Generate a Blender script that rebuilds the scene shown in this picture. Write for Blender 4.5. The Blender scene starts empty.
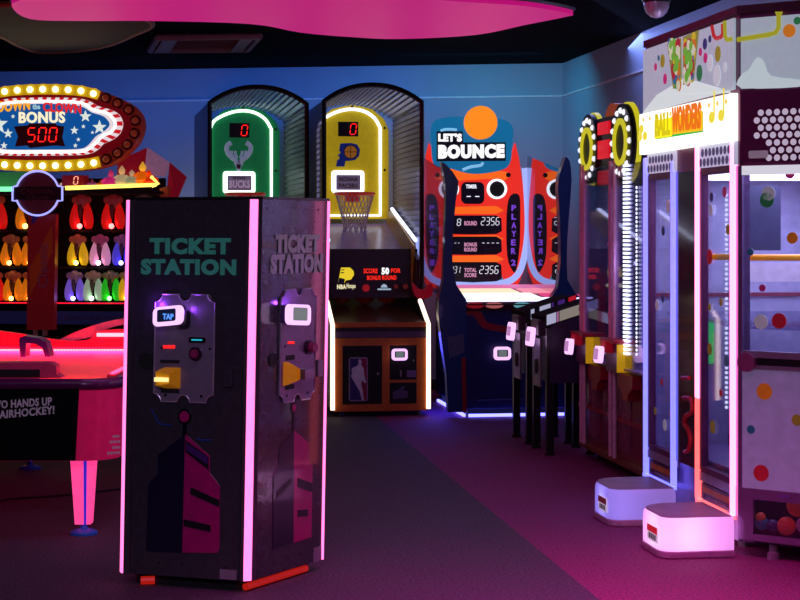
import bpy, bmesh, math, random
from mathutils import Vector as V, Matrix
random.seed(7)
C = bpy.context.scene.collection
# camera constants: level view, 1.55 m eye height, long lens
F = 1720.0; CX = 400.0; HY = 231.0; CH = 1.55
CAM = V((0, 0, CH))
PI = math.pi
def ray(px, py): return V(((px - CX) / F, 1.0, -(py - HY) / F))
def at(px, py, Y): return CAM + ray(px, py) * Y
def fl(px, py, z=0.0): return at(px, py, (CH - z) * F / (py - HY))

class Pl:
    """a plane standing in the room: origin, u to the viewer's right, w up, n outward"""
    def __init__(s, o, u, w=(0, 0, 1)):
        s.o = V(o); s.u = V(u).normalized(); s.w = V(w); s.n = s.u.cross(s.w).normalized()
    def pt(s, a, b, h=0.0): return s.o + s.u * a + s.w * b + s.n * h
    def pix(s, px, py):
        r = ray(px, py)
        M = Matrix((( s.u.x, s.w.x, -r.x), (s.u.y, s.w.y, -r.y), (s.u.z, s.w.z, -r.z)))
        q = M.inverted() @ (CAM - s.o)
        return (q.x, q.y)
    def off(s, h): return Pl(s.o + s.n * h, s.u, s.w)
    def P(s, pts): return [s.pix(x, y) for x, y in pts]

# ---------------------------------------------------------------- materials
def lin(v):
    v /= 255.0
    return v / 12.92 if v <= 0.04045 else ((v + 0.055) / 1.055) ** 2.4
def col(c): return (lin(c[0]), lin(c[1]), lin(c[2]), 1.0)
_m = {}
def M(name, c=(128, 128, 128), rough=0.5, metal=0.0, em=None, es=1.0, coat=0.0, vary=0.12, scale=18.0, spec=0.5):
    if name in _m: return _m[name]
    m = bpy.data.materials.new(name); m.use_nodes = True
    nt = m.node_tree; b = nt.nodes['Principled BSDF']
    b.inputs['Roughness'].default_value = rough; b.inputs['Metallic'].default_value = metal
    b.inputs['Coat Weight'].default_value = coat; b.inputs['Coat Roughness'].default_value = 0.05
    b.inputs['Specular IOR Level'].default_value = spec
    tc = nt.nodes.new('ShaderNodeTexCoord'); nz = nt.nodes.new('ShaderNodeTexNoise')
    nz.inputs['Scale'].default_value = scale; nz.inputs['Detail'].default_value = 3
    nt.links.new(tc.outputs['Object'], nz.inputs['Vector'])
    rp = nt.nodes.new('ShaderNodeValToRGB'); k = col(c)
    rp.color_ramp.elements[0].position = 0.3; rp.color_ramp.elements[1].position = 0.7
    rp.color_ramp.elements[0].color = tuple(x * (1 - vary) for x in k[:3]) + (1,)
    rp.color_ramp.elements[1].color = tuple(min(1, x * (1 + vary)) for x in k[:3]) + (1,)
    nt.links.new(nz.outputs['Fac'], rp.inputs['Fac']); nt.links.new(rp.outputs['Color'], b.inputs['Base Color'])
    if em is not None:
        b.inputs['Emission Color'].default_value = col(em); b.inputs['Emission Strength'].default_value = es
    _m[name] = m
    return m
def E(name, c, s=1.0, base=None):
    """something that gives off light"""
    return M(name, base or tuple(x * 0.3 for x in c), 0.4, em=c, es=s)
def glass(name, tint=(235, 235, 245), refl=0.10, rough=0.02):
    if name in _m: return _m[name]
    m = bpy.data.materials.new(name); m.use_nodes = True; nt = m.node_tree; nt.nodes.clear()
    out = nt.nodes.new('ShaderNodeOutputMaterial'); mx = nt.nodes.new('ShaderNodeMixShader')
    t = nt.nodes.new('ShaderNodeBsdfTransparent'); g = nt.nodes.new('ShaderNodeBsdfGlossy')
    lw = nt.nodes.new('ShaderNodeLayerWeight'); lw.inputs['Blend'].default_value = 0.25
    mr = nt.nodes.new('ShaderNodeMath'); mr.operation = 'MULTIPLY_ADD'; mr.inputs[1].default_value = 0.35; mr.inputs[2].default_value = refl
    t.inputs['Color'].default_value = col(tint); g.inputs['Roughness'].default_value = rough
    g.inputs['Color'].default_value = (0.9, 0.9, 0.95, 1)
    nt.links.new(lw.outputs['Fresnel'], mr.inputs[0]); nt.links.new(mr.outputs[0], mx.inputs['Fac'])
    nt.links.new(t.outputs[0], mx.inputs[1]); nt.links.new(g.outputs[0], mx.inputs[2])
    nt.links.new(mx.outputs[0], out.inputs['Surface'])
    _m[name] = m
    return m
def carpet(name, c1, c2):
    m = bpy.data.materials.new(name); m.use_nodes = True; nt = m.node_tree; b = nt.nodes['Principled BSDF']
    tc = nt.nodes.new('ShaderNodeTexCoord'); n1 = nt.nodes.new('ShaderNodeTexNoise'); n1.inputs['Scale'].default_value = 75; n1.inputs['Detail'].default_value = 5
    n1.inputs['Roughness'].default_value = 0.75
    rp = nt.nodes.new('ShaderNodeValToRGB'); rp.color_ramp.elements[0].position = 0.36; rp.color_ramp.elements[1].position = 0.66
    rp.color_ramp.elements[0].color = col(c1); rp.color_ramp.elements[1].color = col(c2)
    bp = nt.nodes.new('ShaderNodeBump'); bp.inputs['Strength'].default_value = 0.35; bp.inputs['Distance'].default_value = 0.01
    nt.links.new(tc.outputs['Object'], n1.inputs['Vector']); nt.links.new(n1.outputs['Fac'], rp.inputs['Fac'])
    nt.links.new(rp.outputs['Color'], b.inputs['Base Color']); nt.links.new(n1.outputs['Fac'], bp.inputs['Height'])
    nt.links.new(bp.outputs['Normal'], b.inputs['Normal'])
    b.inputs['Roughness'].default_value = 0.75; b.inputs['Specular IOR Level'].default_value = 0.35
    return m

# ---------------------------------------------------------------- geometry
_W = {}
_txt = {}
def text_mesh(s, bold):
    k = (s, bold)
    if k in _txt: return _txt[k]
    cu = bpy.data.curves.new('t', 'FONT'); cu.body = s; cu.offset = bold; cu.extrude = 0.02; cu.resolution_u = 3; cu.space_character = 1.0 + bold * 2.2
    o = bpy.data.objects.new('t', cu); C.objects.link(o)
    bpy.context.view_layer.update()
    me = bpy.data.meshes.new_from_object(o.evaluated_get(bpy.context.evaluated_depsgraph_get()))
    vs = [v.co.copy() for v in me.vertices]; fs = [tuple(p.vertices) for p in me.polygons]
    bpy.data.objects.remove(o); bpy.data.curves.remove(cu); bpy.data.meshes.remove(me)
    x0 = min(v.x for v in vs); x1 = max(v.x for v in vs); y0 = min(v.y for v in vs); y1 = max(v.y for v in vs)
    vs = [((v.x - x0) / (x1 - x0), (v.y - y0) / max(1e-6, y1 - y0), v.z > 0) for v in vs]
    _txt[k] = (vs, fs)
    return _txt[k]
SEG = {'0': 'abcdef', '1': 'bc', '2': 'abged', '3': 'abgcd', '4': 'fgbc', '5': 'afgcd', '6': 'afgedc', '7': 'abc', '8': 'abcdefg', '9': 'abcdfg', '-': 'g', ' ': ''}

class MB:
    def __init__(s): s.bm = bmesh.new()
    def _face(s, vs):
        try: s.bm.faces.new(vs)
        except ValueError: pass
    def loft(s, loops, caps=True, closed=True):
        L = [[s.bm.verts.new(p) for p in lp] for lp in loops]
        n = len(L[0])
        for A, B in zip(L, L[1:]):
            for i in range(n if closed else n - 1):
                j = (i + 1) % n
                s._face((A[i], A[j], B[j], B[i]))
        if caps:
            s._face(list(reversed(L[0]))); s._face(L[-1])
        return s
    def poly(s, pl, pts, h0, h1):
        return s.loft([[pl.pt(a, b, h0) for a, b in pts], [pl.pt(a, b, h1) for a, b in pts]])
    def ob(s, pl, a0, a1, b0, b1, h0, h1, bev=0.0):
        if a1 < a0: a0, a1 = a1, a0
        if b1 < b0: b0, b1 = b1, b0
        nv = len(s.bm.verts)
        s.poly(pl, [(a0, b0), (a1, b0), (a1, b1), (a0, b1)], h0, h1)
        if bev:
            s.bm.verts.ensure_lookup_table()
            vs = set(list(s.bm.verts)[nv:])
            es = [e for e in s.bm.edges if e.verts[0] in vs]
            bmesh.ops.bevel(s.bm, geom=es, offset=min(bev, 0.45 * min(a1 - a0, b1 - b0, abs(h1 - h0))), segments=2, affect='EDGES', profile=0.5)
        return s
    def rr(s, pl, a0, a1, b0, b1, h0, h1, r=0.02, n=5):
        if a1 < a0: a0, a1 = a1, a0
        if b1 < b0: b0, b1 = b1, b0
        return s.poly(pl, rrp(a0, a1, b0, b1, r, n), h0, h1)
    def pr(s, pl, x0, y0, x1, y1, h0, h1, r=0.0):
        """a plate measured by two opposite corners on the plane"""
        a0, b0 = pl.pix(x0, y0); a1, b1 = pl.pix(x1, y1)
        if r: return s.rr(pl, a0, a1, b0, b1, h0, h1, r)
        return s.ob(pl, a0, a1, b0, b1, h0, h1)
    def pp(s, pl, pts, h0, h1): return s.poly(pl, pl.P(pts), h0, h1)
    def disc(s, pl, a, b, R, h0, h1, n=28, sy=1.0, bev=0.0):
        c = [(a + R * math.cos(2 * PI * i / n), b + R * sy * math.sin(2 * PI * i / n)) for i in range(n)]
        return s.poly(pl, c, h0, h1)
    def ring(s, pl, a, b, R, r, h0, h1, n=40):
        ls = []
        for q, h in ((r, h0), (R, h0), (R, h1), (r, h1), (r, h0)):
            ls.append([pl.pt(a + q * math.cos(2 * PI * i / n), b + q * math.sin(2 * PI * i / n), h) for i in range(n)])
        return s.loft(ls, caps=False)
    def tube(s, pts, r, closed=False, n=8):
        pts = [V(p) for p in pts]; m = len(pts); loops = []
        up = V((0.123, 0.231, 0.95))
        prev = None
        for i, p in enumerate(pts):
            if closed: t = (pts[(i + 1) % m] - pts[i - 1])
            elif i == 0: t = pts[1] - pts[0]
            elif i == m - 1: t = pts[-1] - pts[-2]
            else: t = (pts[i + 1] - p).normalized() + (p - pts[i - 1]).normalized()
            t.normalize()
            if prev is None:
                x = t.orthogonal().normalized()
            else:
                x = (prev - t * prev.dot(t)); x.normalize()
            prev = x; y = t.cross(x)
            loops.append([p + (x * math.cos(2 * PI * k / n) + y * math.sin(2 * PI * k / n)) * r for k in range(n)])
        if closed: loops.append(loops[0]); return s.loft(loops, caps=False)
        return s.loft(loops)
    def cyl(s, p0, p1, r0, r1=None, n=16):
        p0 = V(p0); p1 = V(p1); r1 = r0 if r1 is None else r1
        t = (p1 - p0).normalized(); x = t.orthogonal().normalized(); y = t.cross(x)
        return s.loft([[p + (x * math.cos(2 * PI * k / n) + y * math.sin(2 * PI * k / n)) * r for k in range(n)] for p, r in ((p0, r0), (p1, r1))])
    def lathe(s, c, prof, n=24, sx=1.0, sy=1.0):
        c = V(c)
        return s.loft([[c + V((r * sx * math.cos(2 * PI * k / n), r * sy * math.sin(2 * PI * k / n), z)) for k in range(n)] for r, z in prof])
    def sph(s, c, r, sx=1, sy=1, sz=1, u=16, v=10):
        m = Matrix.Translation(V(c)) @ Matrix.Diagonal((sx * r, sy * r, sz * r, 1))
        bmesh.ops.create_uvsphere(s.bm, u_segments=u, v_segments=v, radius=1, matrix=m)
        return s
    def plan(s, pts, z0, z1):
        return s.loft([[V((x, y, z0)) for x, y in pts], [V((x, y, z1)) for x, y in pts]])
    def text(s, pl, t, a0, a1, b0, b1, h=0.003, d=0.003, bold=0.02, tilt=0.0):
        vs, fs = text_mesh(t, bold)
        n = [s.bm.verts.new(pl.pt(a0 + (a1 - a0) * x, b0 + (b1 - b0) * y + tilt * x, h + (d if top else 0))) for x, y, top in vs]
        for f in fs: s._face([n[i] for i in f])
        return s
    def ptext(s, pl, t, x0, y0, x1, y1, h=0.003, d=0.003, bold=0.02, tilt=0.0):
        a0, b1 = pl.pix(x0, y0); a1, b0 = pl.pix(x1, y1)
        return s.text(pl, t, a0, a1, b0, b1, h, d, bold, tilt)
    def seg7(s, pl, t, a0, a1, b0, b1, h=0.004, d=0.003, sl=0.12):
        n = len(t); cw = (a1 - a0) / n; H = b1 - b0; w = cw * 0.66; k = min(w, H) * 0.16
        seg = {'a': (0, H, w, H), 'g': (0, H / 2, w, H / 2), 'd': (0, 0, w, 0), 'f': (0, H / 2, 0, H), 'b': (w, H / 2, w, H), 'e': (0, 0, 0, H / 2), 'c': (w, 0, w, H / 2)}
        for i, ch in enumerate(t):
            ox = a0 + cw * i + cw * 0.12
            for q in SEG.get(ch, ''):
                x0, y0, x1, y1 = seg[q]; e = k * 0.55
                if y0 == y1: pts = [(x0 + e, y0), (x0 + e + k / 2, y0 - k / 2), (x1 - e - k / 2, y0 - k / 2), (x1 - e, y0), (x1 - e - k / 2, y0 + k / 2), (x0 + e + k / 2, y0 + k / 2)]
                else: pts = [(x0, y0 + e), (x0 + k / 2, y0 + e + k / 2), (x0 + k / 2, y1 - e - k / 2), (x0, y1 - e), (x0 - k / 2, y1 - e - k / 2), (x0 - k / 2, y0 + e + k / 2)]
                s.poly(pl, [(ox + x + sl * y, b0 + y) for x, y in pts], h, h + d)
        return s
    def pseg(s, pl, t, x0, y0, x1, y1, h=0.004, d=0.003):
        a0, b1 = pl.pix(x0, y0); a1, b0 = pl.pix(x1, y1)
        return s.seg7(pl, t, a0, a1, b0, b1, h, d)
    def build(s, name, mat, parent=None, label=None, smooth=False):
        bm = s.bm
        bmesh.ops.recalc_face_normals(bm, faces=bm.faces)
        w = _W.get(parent.name) if parent else Matrix.Identity(4)
        if parent: bm.transform(w.inverted())
        me = bpy.data.meshes.new(name)
        if smooth:
            for f in bm.faces: f.smooth = True
        bm.to_mesh(me); bm.free()
        if smooth:
            try: me.set_sharp_from_angle(angle=math.radians(40))
            except Exception: pass
        me.materials.append(mat)
        o = bpy.data.objects.new(name, me); C.objects.link(o)
        if parent: o.parent = parent
        _W[o.name] = w
        if label: o['label'] = label
        return o
def rrp(a0, a1, b0, b1, r, n=5):
    r = min(r, 0.49 * (a1 - a0), 0.49 * (b1 - b0)); pts = []
    for cx, cy, t0 in ((a1 - r, b0 + r, -PI / 2), (a1 - r, b1 - r, 0), (a0 + r, b1 - r, PI / 2), (a0 + r, b0 + r, PI)):
        for i in range(n + 1):
            t = t0 + (PI / 2) * i / n
            pts.append((cx + r * math.cos(t), cy + r * math.sin(t)))
    return pts
def thing(name, label, cat, loc, yaw=0.0, group=None):
    o = bpy.data.objects.new(name, None); o.empty_display_size = 0.1; C.objects.link(o)
    o.location = loc; o.rotation_euler = (0, 0, yaw); o['label'] = label; o['category'] = cat
    if group: o['group'] = group
    _W[o.name] = Matrix.Translation(V(loc)) @ Matrix.Rotation(yaw, 4, 'Z')
    return o
def tag(o, label, cat, group=None):
    o['label'] = label; o['category'] = cat
    if group: o['group'] = group
    return o
def rebase(o, loc):
    """put a top-level mesh's origin at loc"""
    o.data.transform(Matrix.Translation(-V(loc))); o.location = loc; return o
def struct(o): o['kind'] = 'structure'; return o
def smoothpts(pts, k=4, closed=True):
    """Catmull-Rom through the points"""
    n = len(pts); out = []
    for i in range(n if closed else n - 1):
        p = [pts[(i + j) % n] if closed else pts[max(0, min(n - 1, i + j))] for j in (-1, 0, 1, 2)]
        for q in range(k):
            t = q / k
            out.append(tuple(0.5 * (2 * p[1][c] + (p[2][c] - p[0][c]) * t + (2 * p[0][c] - 5 * p[1][c] + 4 * p[2][c] - p[3][c]) * t * t + (3 * p[1][c] - p[0][c] - 3 * p[2][c] + p[3][c]) * t ** 3) for c in range(len(p[0]))))
    if not closed: out.append(tuple(pts[-1]))
    return out

# shared materials
BLACK = M('black_plastic', (12, 12, 15), 0.35)
BLACKM = M('black_matte', (8, 8, 11), 0.7)
CHROME = M('chrome_metal', (190, 185, 195), 0.18, 1.0)
STEEL = M('brushed_metal', (150, 145, 155), 0.35, 0.9)
WHITEP = M('white_plastic', (225, 222, 228), 0.4)
GREYP = M('grey_plastic', (120, 118, 125), 0.4)
WPAINT = M('white_print', (225, 222, 230), 0.5)
REDLED = E('red_led_digits', (255, 30, 25), 1.6)
READER = E('glowing_reader_bezel', (238, 186, 250), 1.25, (230, 220, 235))
SCREEN_GREY = E('grey_lcd', (110, 120, 125), 0.8)
SCREEN_BLUE = E('blue_lcd', (30, 60, 130), 0.8)
GLASS = glass('clear_glass')

# room axes: the right wall runs along D (away), R is to the right of it
dv = V((-260.0 / 1720, 1, 0)).normalized(); D = dv; R = V((dv.y, -dv.x, 0))
YAW = math.atan2(R.y, R.x)

# ================================================================= setting
Hc = 3.17
corner = V((1.573, 16.6, 0)); wl = V((-4.07, 17.5, 0))
bd = (corner - wl).normalized()
wl = corner - bd * 9.0
near_r = corner - D * 20.0
left_near = V((wl.x - 0.6, -3.5, 0)); right_near = near_r
# floor: two carpets meeting along a straight seam
s0 = fl(380, 420); s1 = fl(600, 600); sd = (s1 - s0).normalized()
sfar = s0 - sd * 3.6; snear = s0 + sd * 19.0
fm = bmesh.new()
def q(pts, mi):
    f = fm.faces.new([fm.verts.new(p) for p in pts]); f.material_index = mi
    return f
q([V((wl.x - 1, -5, 0)), snear, sfar, V((wl.x - 1, sfar.y + 1.2, 0))], 0)
q([snear, V((6, -5, 0)), V((6, 18, 0)), sfar], 1)
for f in fm.faces:
    f.normal_update()
    if f.normal.z < 0: f.normal_flip()
me = bpy.data.meshes.new('floor'); fm.to_mesh(me); fm.free()
me.materials.append(carpet('dark_carpet', (28, 25, 32), (104, 98, 108))); me.materials.append(carpet('plum_carpet', (70, 22, 54), (168, 60, 128)))
fo = bpy.data.objects.new('floor', me); C.objects.link(fo); struct(fo)

WALL = M('painted_wall', (165, 180, 200), 0.6, vary=0.05, scale=2.0)
DARKW = M('dark_wall', (30, 28, 36), 0.7)
def wallpanel(name, p, qv, z0, z1, mat, th=0.12):
    p = V(p); qv = V(qv); pl = Pl(p, qv - p)
    return struct(MB().ob(pl, 0, (qv - p).length, z0, z1, -th, 0).build(name, mat))
wallpanel('wall_back', wl, corner, 0, Hc + 0.4, WALL)
wallpanel('wall_right', corner, near_r, 0, Hc + 0.4, WALL)
wallpanel('wall_left', left_near, wl, 0, Hc + 0.4, DARKW)
ceil = MB().plan([(-10, -5), (8, -5), (8, 19), (-10, 19)], Hc, Hc + 0.1).build('ceiling', M('black_ceiling', (5, 5, 6), 0.95, spec=0.05)); struct(ceil)
bp_ = Pl(wl, bd); rp_ = Pl(corner, -D)
TRIM = M('pale_trim', (250, 250, 255), 0.5)
b0 = bp_.pix(150, 101)[1]
struct(MB().ob(bp_, 0, 9.0, b0 - 0.008, b0 + 0.008, 0, 0.012).build('trim_1', TRIM))
struct(MB().ob(rp_, 0, 12, b0 - 0.008, b0 + 0.008, 0, 0.012).build('trim_2', TRIM))
struct(MB().ob(bp_, 0, 9.0, 0, 0.1, 0, 0.015).build('baseboard_back', DARKW))
struct(MB().ob(rp_, 0, 14, 0, 0.1, 0, 0.015).build('baseboard_right', DARKW))

# ceiling: glowing magenta cloud panel, dark cloud panel, vent, camera dome
zc = 2.85
pts = smoothpts([(12, 7), (30, 19), (80, 21), (150, 21), (250, 24), (300, 32.5), (350, 37), (400, 39), (475, 35), (525, 25), (565, 17), (570, 14), (525, 6), (450, 1), (380, -6), (200, -14), (60, -12), (20, 0)], 4)
P3 = [fl(x, y, zc) for x, y in pts]
pk = thing('ceiling_light_panel', 'large glowing magenta cloud-shaped panel hanging under the black ceiling', 'ceiling light', (P3[0] + P3[len(P3) // 2]) / 2)
MB().plan([(p.x, p.y) for p in P3], zc, zc + 0.05).build('diffuser', E('magenta_diffuser', (192, 14, 118), 0.85), pk)
MB().tube([p + V((0, 0, 0.045)) for p in P3], 0.02, True, 6).build('rim', M('dark_rim', (40, 20, 34), 0.5), pk)
for x, y in ((150, 8), (460, 14)):
    p = fl(x, y, zc); MB().cyl((p.x, p.y, zc + 0.05), (p.x, p.y, Hc), 0.012, n=8).build('hanger_rod', STEEL, pk)
dk = smoothpts([(-40, 28), (0, 37), (20, 47), (45, 53), (100, 48), (135, 35), (152, 24), (110, 10), (0, 6), (-60, 12)], 4)
P3 = [fl(x, y, 3.0) for x, y in dk]
d2 = thing('ceiling_cloud_panel', 'dark unlit curved ceiling panel with a brown edge at upper left', 'ceiling panel', P3[10])
MB().plan([(p.x, p.y) for p in P3], 3.0, 3.03).build('panel', M('dark_panel', (14, 11, 13), 0.7), d2)
MB().tube([p + V((0, 0, 0.012)) for p in P3], 0.022, True, 6).build('edge_trim', M('brown_edge', (120, 70, 44), 0.5), d2)
for k in (6, 24):
    MB().cyl(P3[k] + V((0, 0, 0.02)), V((P3[k].x, P3[k].y, Hc)), 0.01, n=8).build('hanger_rod', STEEL, d2)
vc = [fl(x, y, Hc) for x, y in ((150, 47), (248, 46), (260, 32.5), (158, 34))]
vt = thing('ceiling_vent', 'long grey slatted air vent in the black ceiling', 'vent', (vc[0] + vc[2]) / 2 - V((0, 0, 0.05)))
VG = M('vent_grey', (125, 118, 130), 0.5)
fr = MB()
for i in range(4):
    fr.tube([vc[i] - V((0, 0, .03)), vc[(i + 1) % 4] - V((0, 0, .03))], 0.028, n=6)
fr.build('frame', VG, vt)
for k in range(1, 7):
    t = k / 7
    a = vc[0].lerp(vc[3], t); b = vc[1].lerp(vc[2], t)
    MB().tube([a - V((0, 0, .025)), b - V((0, 0, .025))], 0.012, n=6).build('slat', M('vent_slat', (70, 62, 74), 0.5), vt)
for f0, f1 in ((0.05, 0.2), (0.82, 0.94)):
    a, b = vc[0].lerp(vc[1], f0), vc[0].lerp(vc[1], f1); c_, e_ = vc[3].lerp(vc[2], f1), vc[3].lerp(vc[2], f0)
    MB().loft([[p - V((0, 0, .05)) for p in (a, b, c_, e_)], [p - V((0, 0, .04)) for p in (a, b, c_, e_)]]).build('louvre', VG, vt)
dc = at(656.5, 6, 11.0)
dm = thing('security_camera', 'small shiny dome camera on the ceiling at the upper right', 'camera', (dc.x, dc.y, Hc))
MB().lathe((dc.x, dc.y, 0), [(0.10, Hc), (0.10, dc.z + 0.05), (0.085, dc.z + 0.02)], 24).build('housing', BLACK, dm)
MB().lathe((dc.x, dc.y, dc.z), [(0.082, 0.02), (0.08, -0.01), (0.065, -0.045), (0.035, -0.07), (0.005, -0.078)], 24).build('dome', M('dome_plastic', (225, 195, 215), 0.25, 0.3), dm, smooth=True)
# ================================================================= card reader used on many machines
def reader(pl, px0, py0, px1, py1, parent, screen=SCREEN_GREY, depth=0.05, tilt=0.0, txt=True):
    """glowing rounded bezel with a small screen, sitting on the plane"""
    a0, b1 = pl.pix(px0, py0); a1, b0 = pl.pix(px1, py1)
    w = a1 - a0; hh = b1 - b0
    q_ = Pl(pl.pt(a0, b0, 0), pl.u + pl.w * tilt, pl.w)
    MB().rr(q_, w * 0.12, w * 0.88, hh * 0.1, hh * 0.9, 0, depth, 0.01).build('reader_housing', BLACK, parent)
    o = MB().rr(q_, 0, w, 0, hh, depth, depth + 0.02, hh * 0.28).build('card_reader', READER, parent, 'glowing white card reader bezel')
    MB().rr(q_, w * 0.2, w * 0.8, hh * 0.24, hh * 0.8, depth + 0.02, depth + 0.024, 0.006).build('reader_screen', screen, o)
    if txt:
        m = MB()
        m.ob(q_, w * 0.18, w * 0.25, hh * 0.3, hh * 0.75, depth + 0.024, depth + 0.027)
        m.ob(q_, w * 0.75, w * 0.82, hh * 0.3, hh * 0.75, depth + 0.024, depth + 0.027)
        m.build('reader_slot', BLACK, o)
    return o

# ================================================================= ticket kiosk
zb = 0.05; zt = 1.686; lean = V((0.018, 0, 1))
kL = fl(118, 572.5, zb); kN = fl(249, 581.7, zb); kR = fl(324, 558.7, zb)
kB = kL + (kR - kN)
kc = (kL + kR) / 2; kc.z = 0
kio = thing('ticket_kiosk', 'tall black ticket redemption kiosk with pink corner lights', 'kiosk', kc)
pL = Pl(kL, kN - kL, lean); pR = Pl(kN, kR - kN, lean)
KH = zt - zb; wL = (kN - kL).length; wR = (kR - kN).length
uL = pL.u; uR = pR.u
ch = 0.045
plan = [kL + uL * 0.03, kN - uL * ch, kN + uR * ch, kR - uR * 0.025, kR - uL * 0.025, kB + uL * 0.04, kB - uR * 0.04, kL + uR * 0.03]
GLOSS = M('kiosk_gloss_black', (58, 55, 62), 0.2, 0.0, coat=0.6, vary=0.14, scale=30)
MB().loft([plan, [p + lean * KH for p in plan]]).build('body', GLOSS, kio)
cap = [p + (p - kc - V((0, 0, zb))).normalized() * 0.01 for p in plan]
MB().loft([[p + lean * KH for p in cap], [p + lean * (KH + 0.012) for p in cap]]).build('top_cap', BLACK, kio)
inn = [p.lerp(V((kc.x, kc.y, p.z)), 0.14) for p in plan]
MB().loft([[V((p.x, p.y, 0)) for p in inn], inn]).build('plinth', BLACKM, kio)
PINK = E('pink_light_tube', (255, 112, 178), 2.0, (250, 200, 230))
TRIMK = M('kiosk_trim', (120, 112, 122), 0.3, 0.8)
def strip(a, b, out, name='corner_light', mat=PINK):
    o = out.normalized() * 0.012
    base = [a, b, b + o, a + o]
    MB().loft([base, [p + lean * KH for p in base]]).build(name, mat, kio)
nN = (pL.n + pR.n)
m0 = kN - uL * ch; m1 = kN + uR * ch
strip(m0.lerp(m1, 0.22), m0.lerp(m1, 0.72), nN)
strip(m0.lerp(m1, 0.74), m0.lerp(m1, 1.0), nN, 'corner_trim', TRIMK)
strip(m0.lerp(m1, 0.0), m0.lerp(m1, 0.2), nN, 'corner_trim', M('kiosk_dark_trim', (60, 56, 64), 0.4))
strip(kL + uR * 0.03, kL + uL * 0.03, pL.n - uL)
strip(kL + uL * 0.031, kL + uL * 0.06, pL.n, 'corner_trim', TRIMK)
strip(kR - uR * 0.024, kR - uL * 0.02, pR.n + uR)
strip(kB - uR * 0.04, kB + uL * 0.04, -uL + uR)
TEAL = M('teal_print', (62, 150, 130), 0.45, em=(40, 110, 92), es=0.25)
LILAC = M('lilac_print', (165, 150, 165), 0.45, em=(120, 108, 120), es=0.2)
o = MB().ptext(pL, 'TICKET', 150.3, 237.8, 231, 254.6, bold=0.06).ptext(pL, 'STATION', 141.5, 258.7, 236.5, 275.5, bold=0.06).build('lettering', TEAL, kio, 'teal TICKET STATION lettering')
o = MB().ptext(pR, 'TICKET', 275, 234.5, 318.5, 252.5, bold=0.06).ptext(pR, 'STATION', 270, 254.5, 321.5, 272.5, bold=0.06).build('lettering', LILAC, kio, 'grey TICKET STATION lettering')
PLATE = M('ticket_plate', (140, 128, 150), 0.35, 0.4)
EDGE = M('plate_edge', (200, 186, 206), 0.3, 0.6)
NAVYP = M('navy_print', (22, 12, 44), 0.3, coat=0.5); MAGP = M('magenta_print', (170, 12, 104), 0.3, coat=0.4)
ORNG = M('orange_plastic', (236, 170, 24), 0.35, em=(190, 120, 6), es=0.25)  # slight emission added to keep it yellow under the magenta light
def ticket_plate(pl, x0, y0, x1, y1):
    a0, b1 = pl.pix(x0, y0); a1, b0 = pl.pix(x1, y1); w = a1 - a0; hh = b1 - b0; r = w * 0.12
    def arc(cx, cy, t0, t1, rr):
        return [(cx + rr * math.cos(t0 + (t1 - t0) * i / 6), cy + rr * math.sin(t0 + (t1 - t0) * i / 6)) for i in range(7)]
    pts = arc(a0, b0, PI / 2, 0, r) + arc((a0 + a1) / 2, b0, PI, 0, r * 0.9) + arc(a1, b0, PI, PI / 2, r) \
        + arc(a1, b1, -PI / 2, -PI, r) + arc((a0 + a1) / 2, b1, 0, -PI, r * 0.9) + arc(a0, b1, 0, -PI / 2, r)
    o = MB().poly(pl, pts, 0, 0.008).build('control_plate', PLATE, kio, 'ticket-shaped metal control plate')
    MB().tube([pl.pt(a, b, 0.009) for a, b in pts], 0.0035, True, 6).build('plate_rim', EDGE, o)
    sc = MB()
    for fx, fy in ((0.2, 0.06), (0.8, 0.06), (0.12, 0.5), (0.93, 0.5)):
        sc.disc(pl, a0 + w * fx, b0 + hh * fy, 0.006, 0.008, 0.011, 10)
    sc.build('screw', BLACK, o)
    return o
# left face
pla = ticket_plate(pL, 156.5, 294, 214, 403)
MB().pr(pL, 176, 310, 191, 326, 0.008, 0.05, 0.008).build('reader_bracket', BLACK, kio)
def kiosk_reader(pl, x0, y0, x1, y1, scr, tilt, mark):
    a0, b1 = pl.off(.065).pix(x0, y0); a1, b0 = pl.off(.065).pix(x1, y1); w = a1 - a0; hh = b1 - b0
    q_ = Pl(pl.pt(a0, b0, 0), pl.u + V((0, 0, tilt)), pl.w)
    MB().rr(q_, w * .15, w * .9, hh * .05, hh * .95, 0.008, 0.05, 0.01).build('reader_housing', M('purple_housing', (70, 40, 100), 0.4), kio)
    o = MB().rr(q_, 0, w, 0, hh, 0.05, 0.075, hh * 0.3).build('card_reader', READER, kio, 'glowing white card reader with a small screen')
    MB().rr(q_, w * .16, w * .8, hh * .22, hh * .86, 0.075, 0.079, 0.008).build('reader_screen', scr, o)
    if mark:
        MB().text(q_, 'TAP', w * .40, w * .74, hh * .3, hh * .62, 0.079, 0.002, 0.03).build('screen_mark', E('screen_mark_blue', (90, 150, 255), 1.2), o)
        MB().text(q_, 'GO', w * .26, w * .5, hh * .62, hh * .8, 0.079, 0.002, 0.03).build('screen_mark', E('screen_mark_red', (235, 60, 40), 1.0), o)
kiosk_reader(pL, 154, 307.5, 182.5, 327.5, E('dark_blue_lcd', (14, 22, 48), 1.0), 0.10, False)
aS, bS = pL.pix(160, 320)
MB().ptext(pL.off(.079), 'TAP', 163, 313.5, 173.5, 319.5, 0.0005, 0.003, 0.03).build('screen_mark', E('screen_mark_blue', (90, 150, 255), 1.2), kio)
MB().pr(pL, 190, 337, 206.5, 342.5, 0.008, 0.014, 0.004).build('display', BLACK, kio)
MB().pr(pL, 193, 339, 203.5, 340.5, 0.014, 0.016).build('display_text', E('cyan_text', (40, 190, 220), 0.9), kio)
m = MB()
for k in range(6): m.pr(pL, 164.3 + k * 2, 345.2, 165.7 + k * 2, 348.2, 0.008, 0.012)
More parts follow.
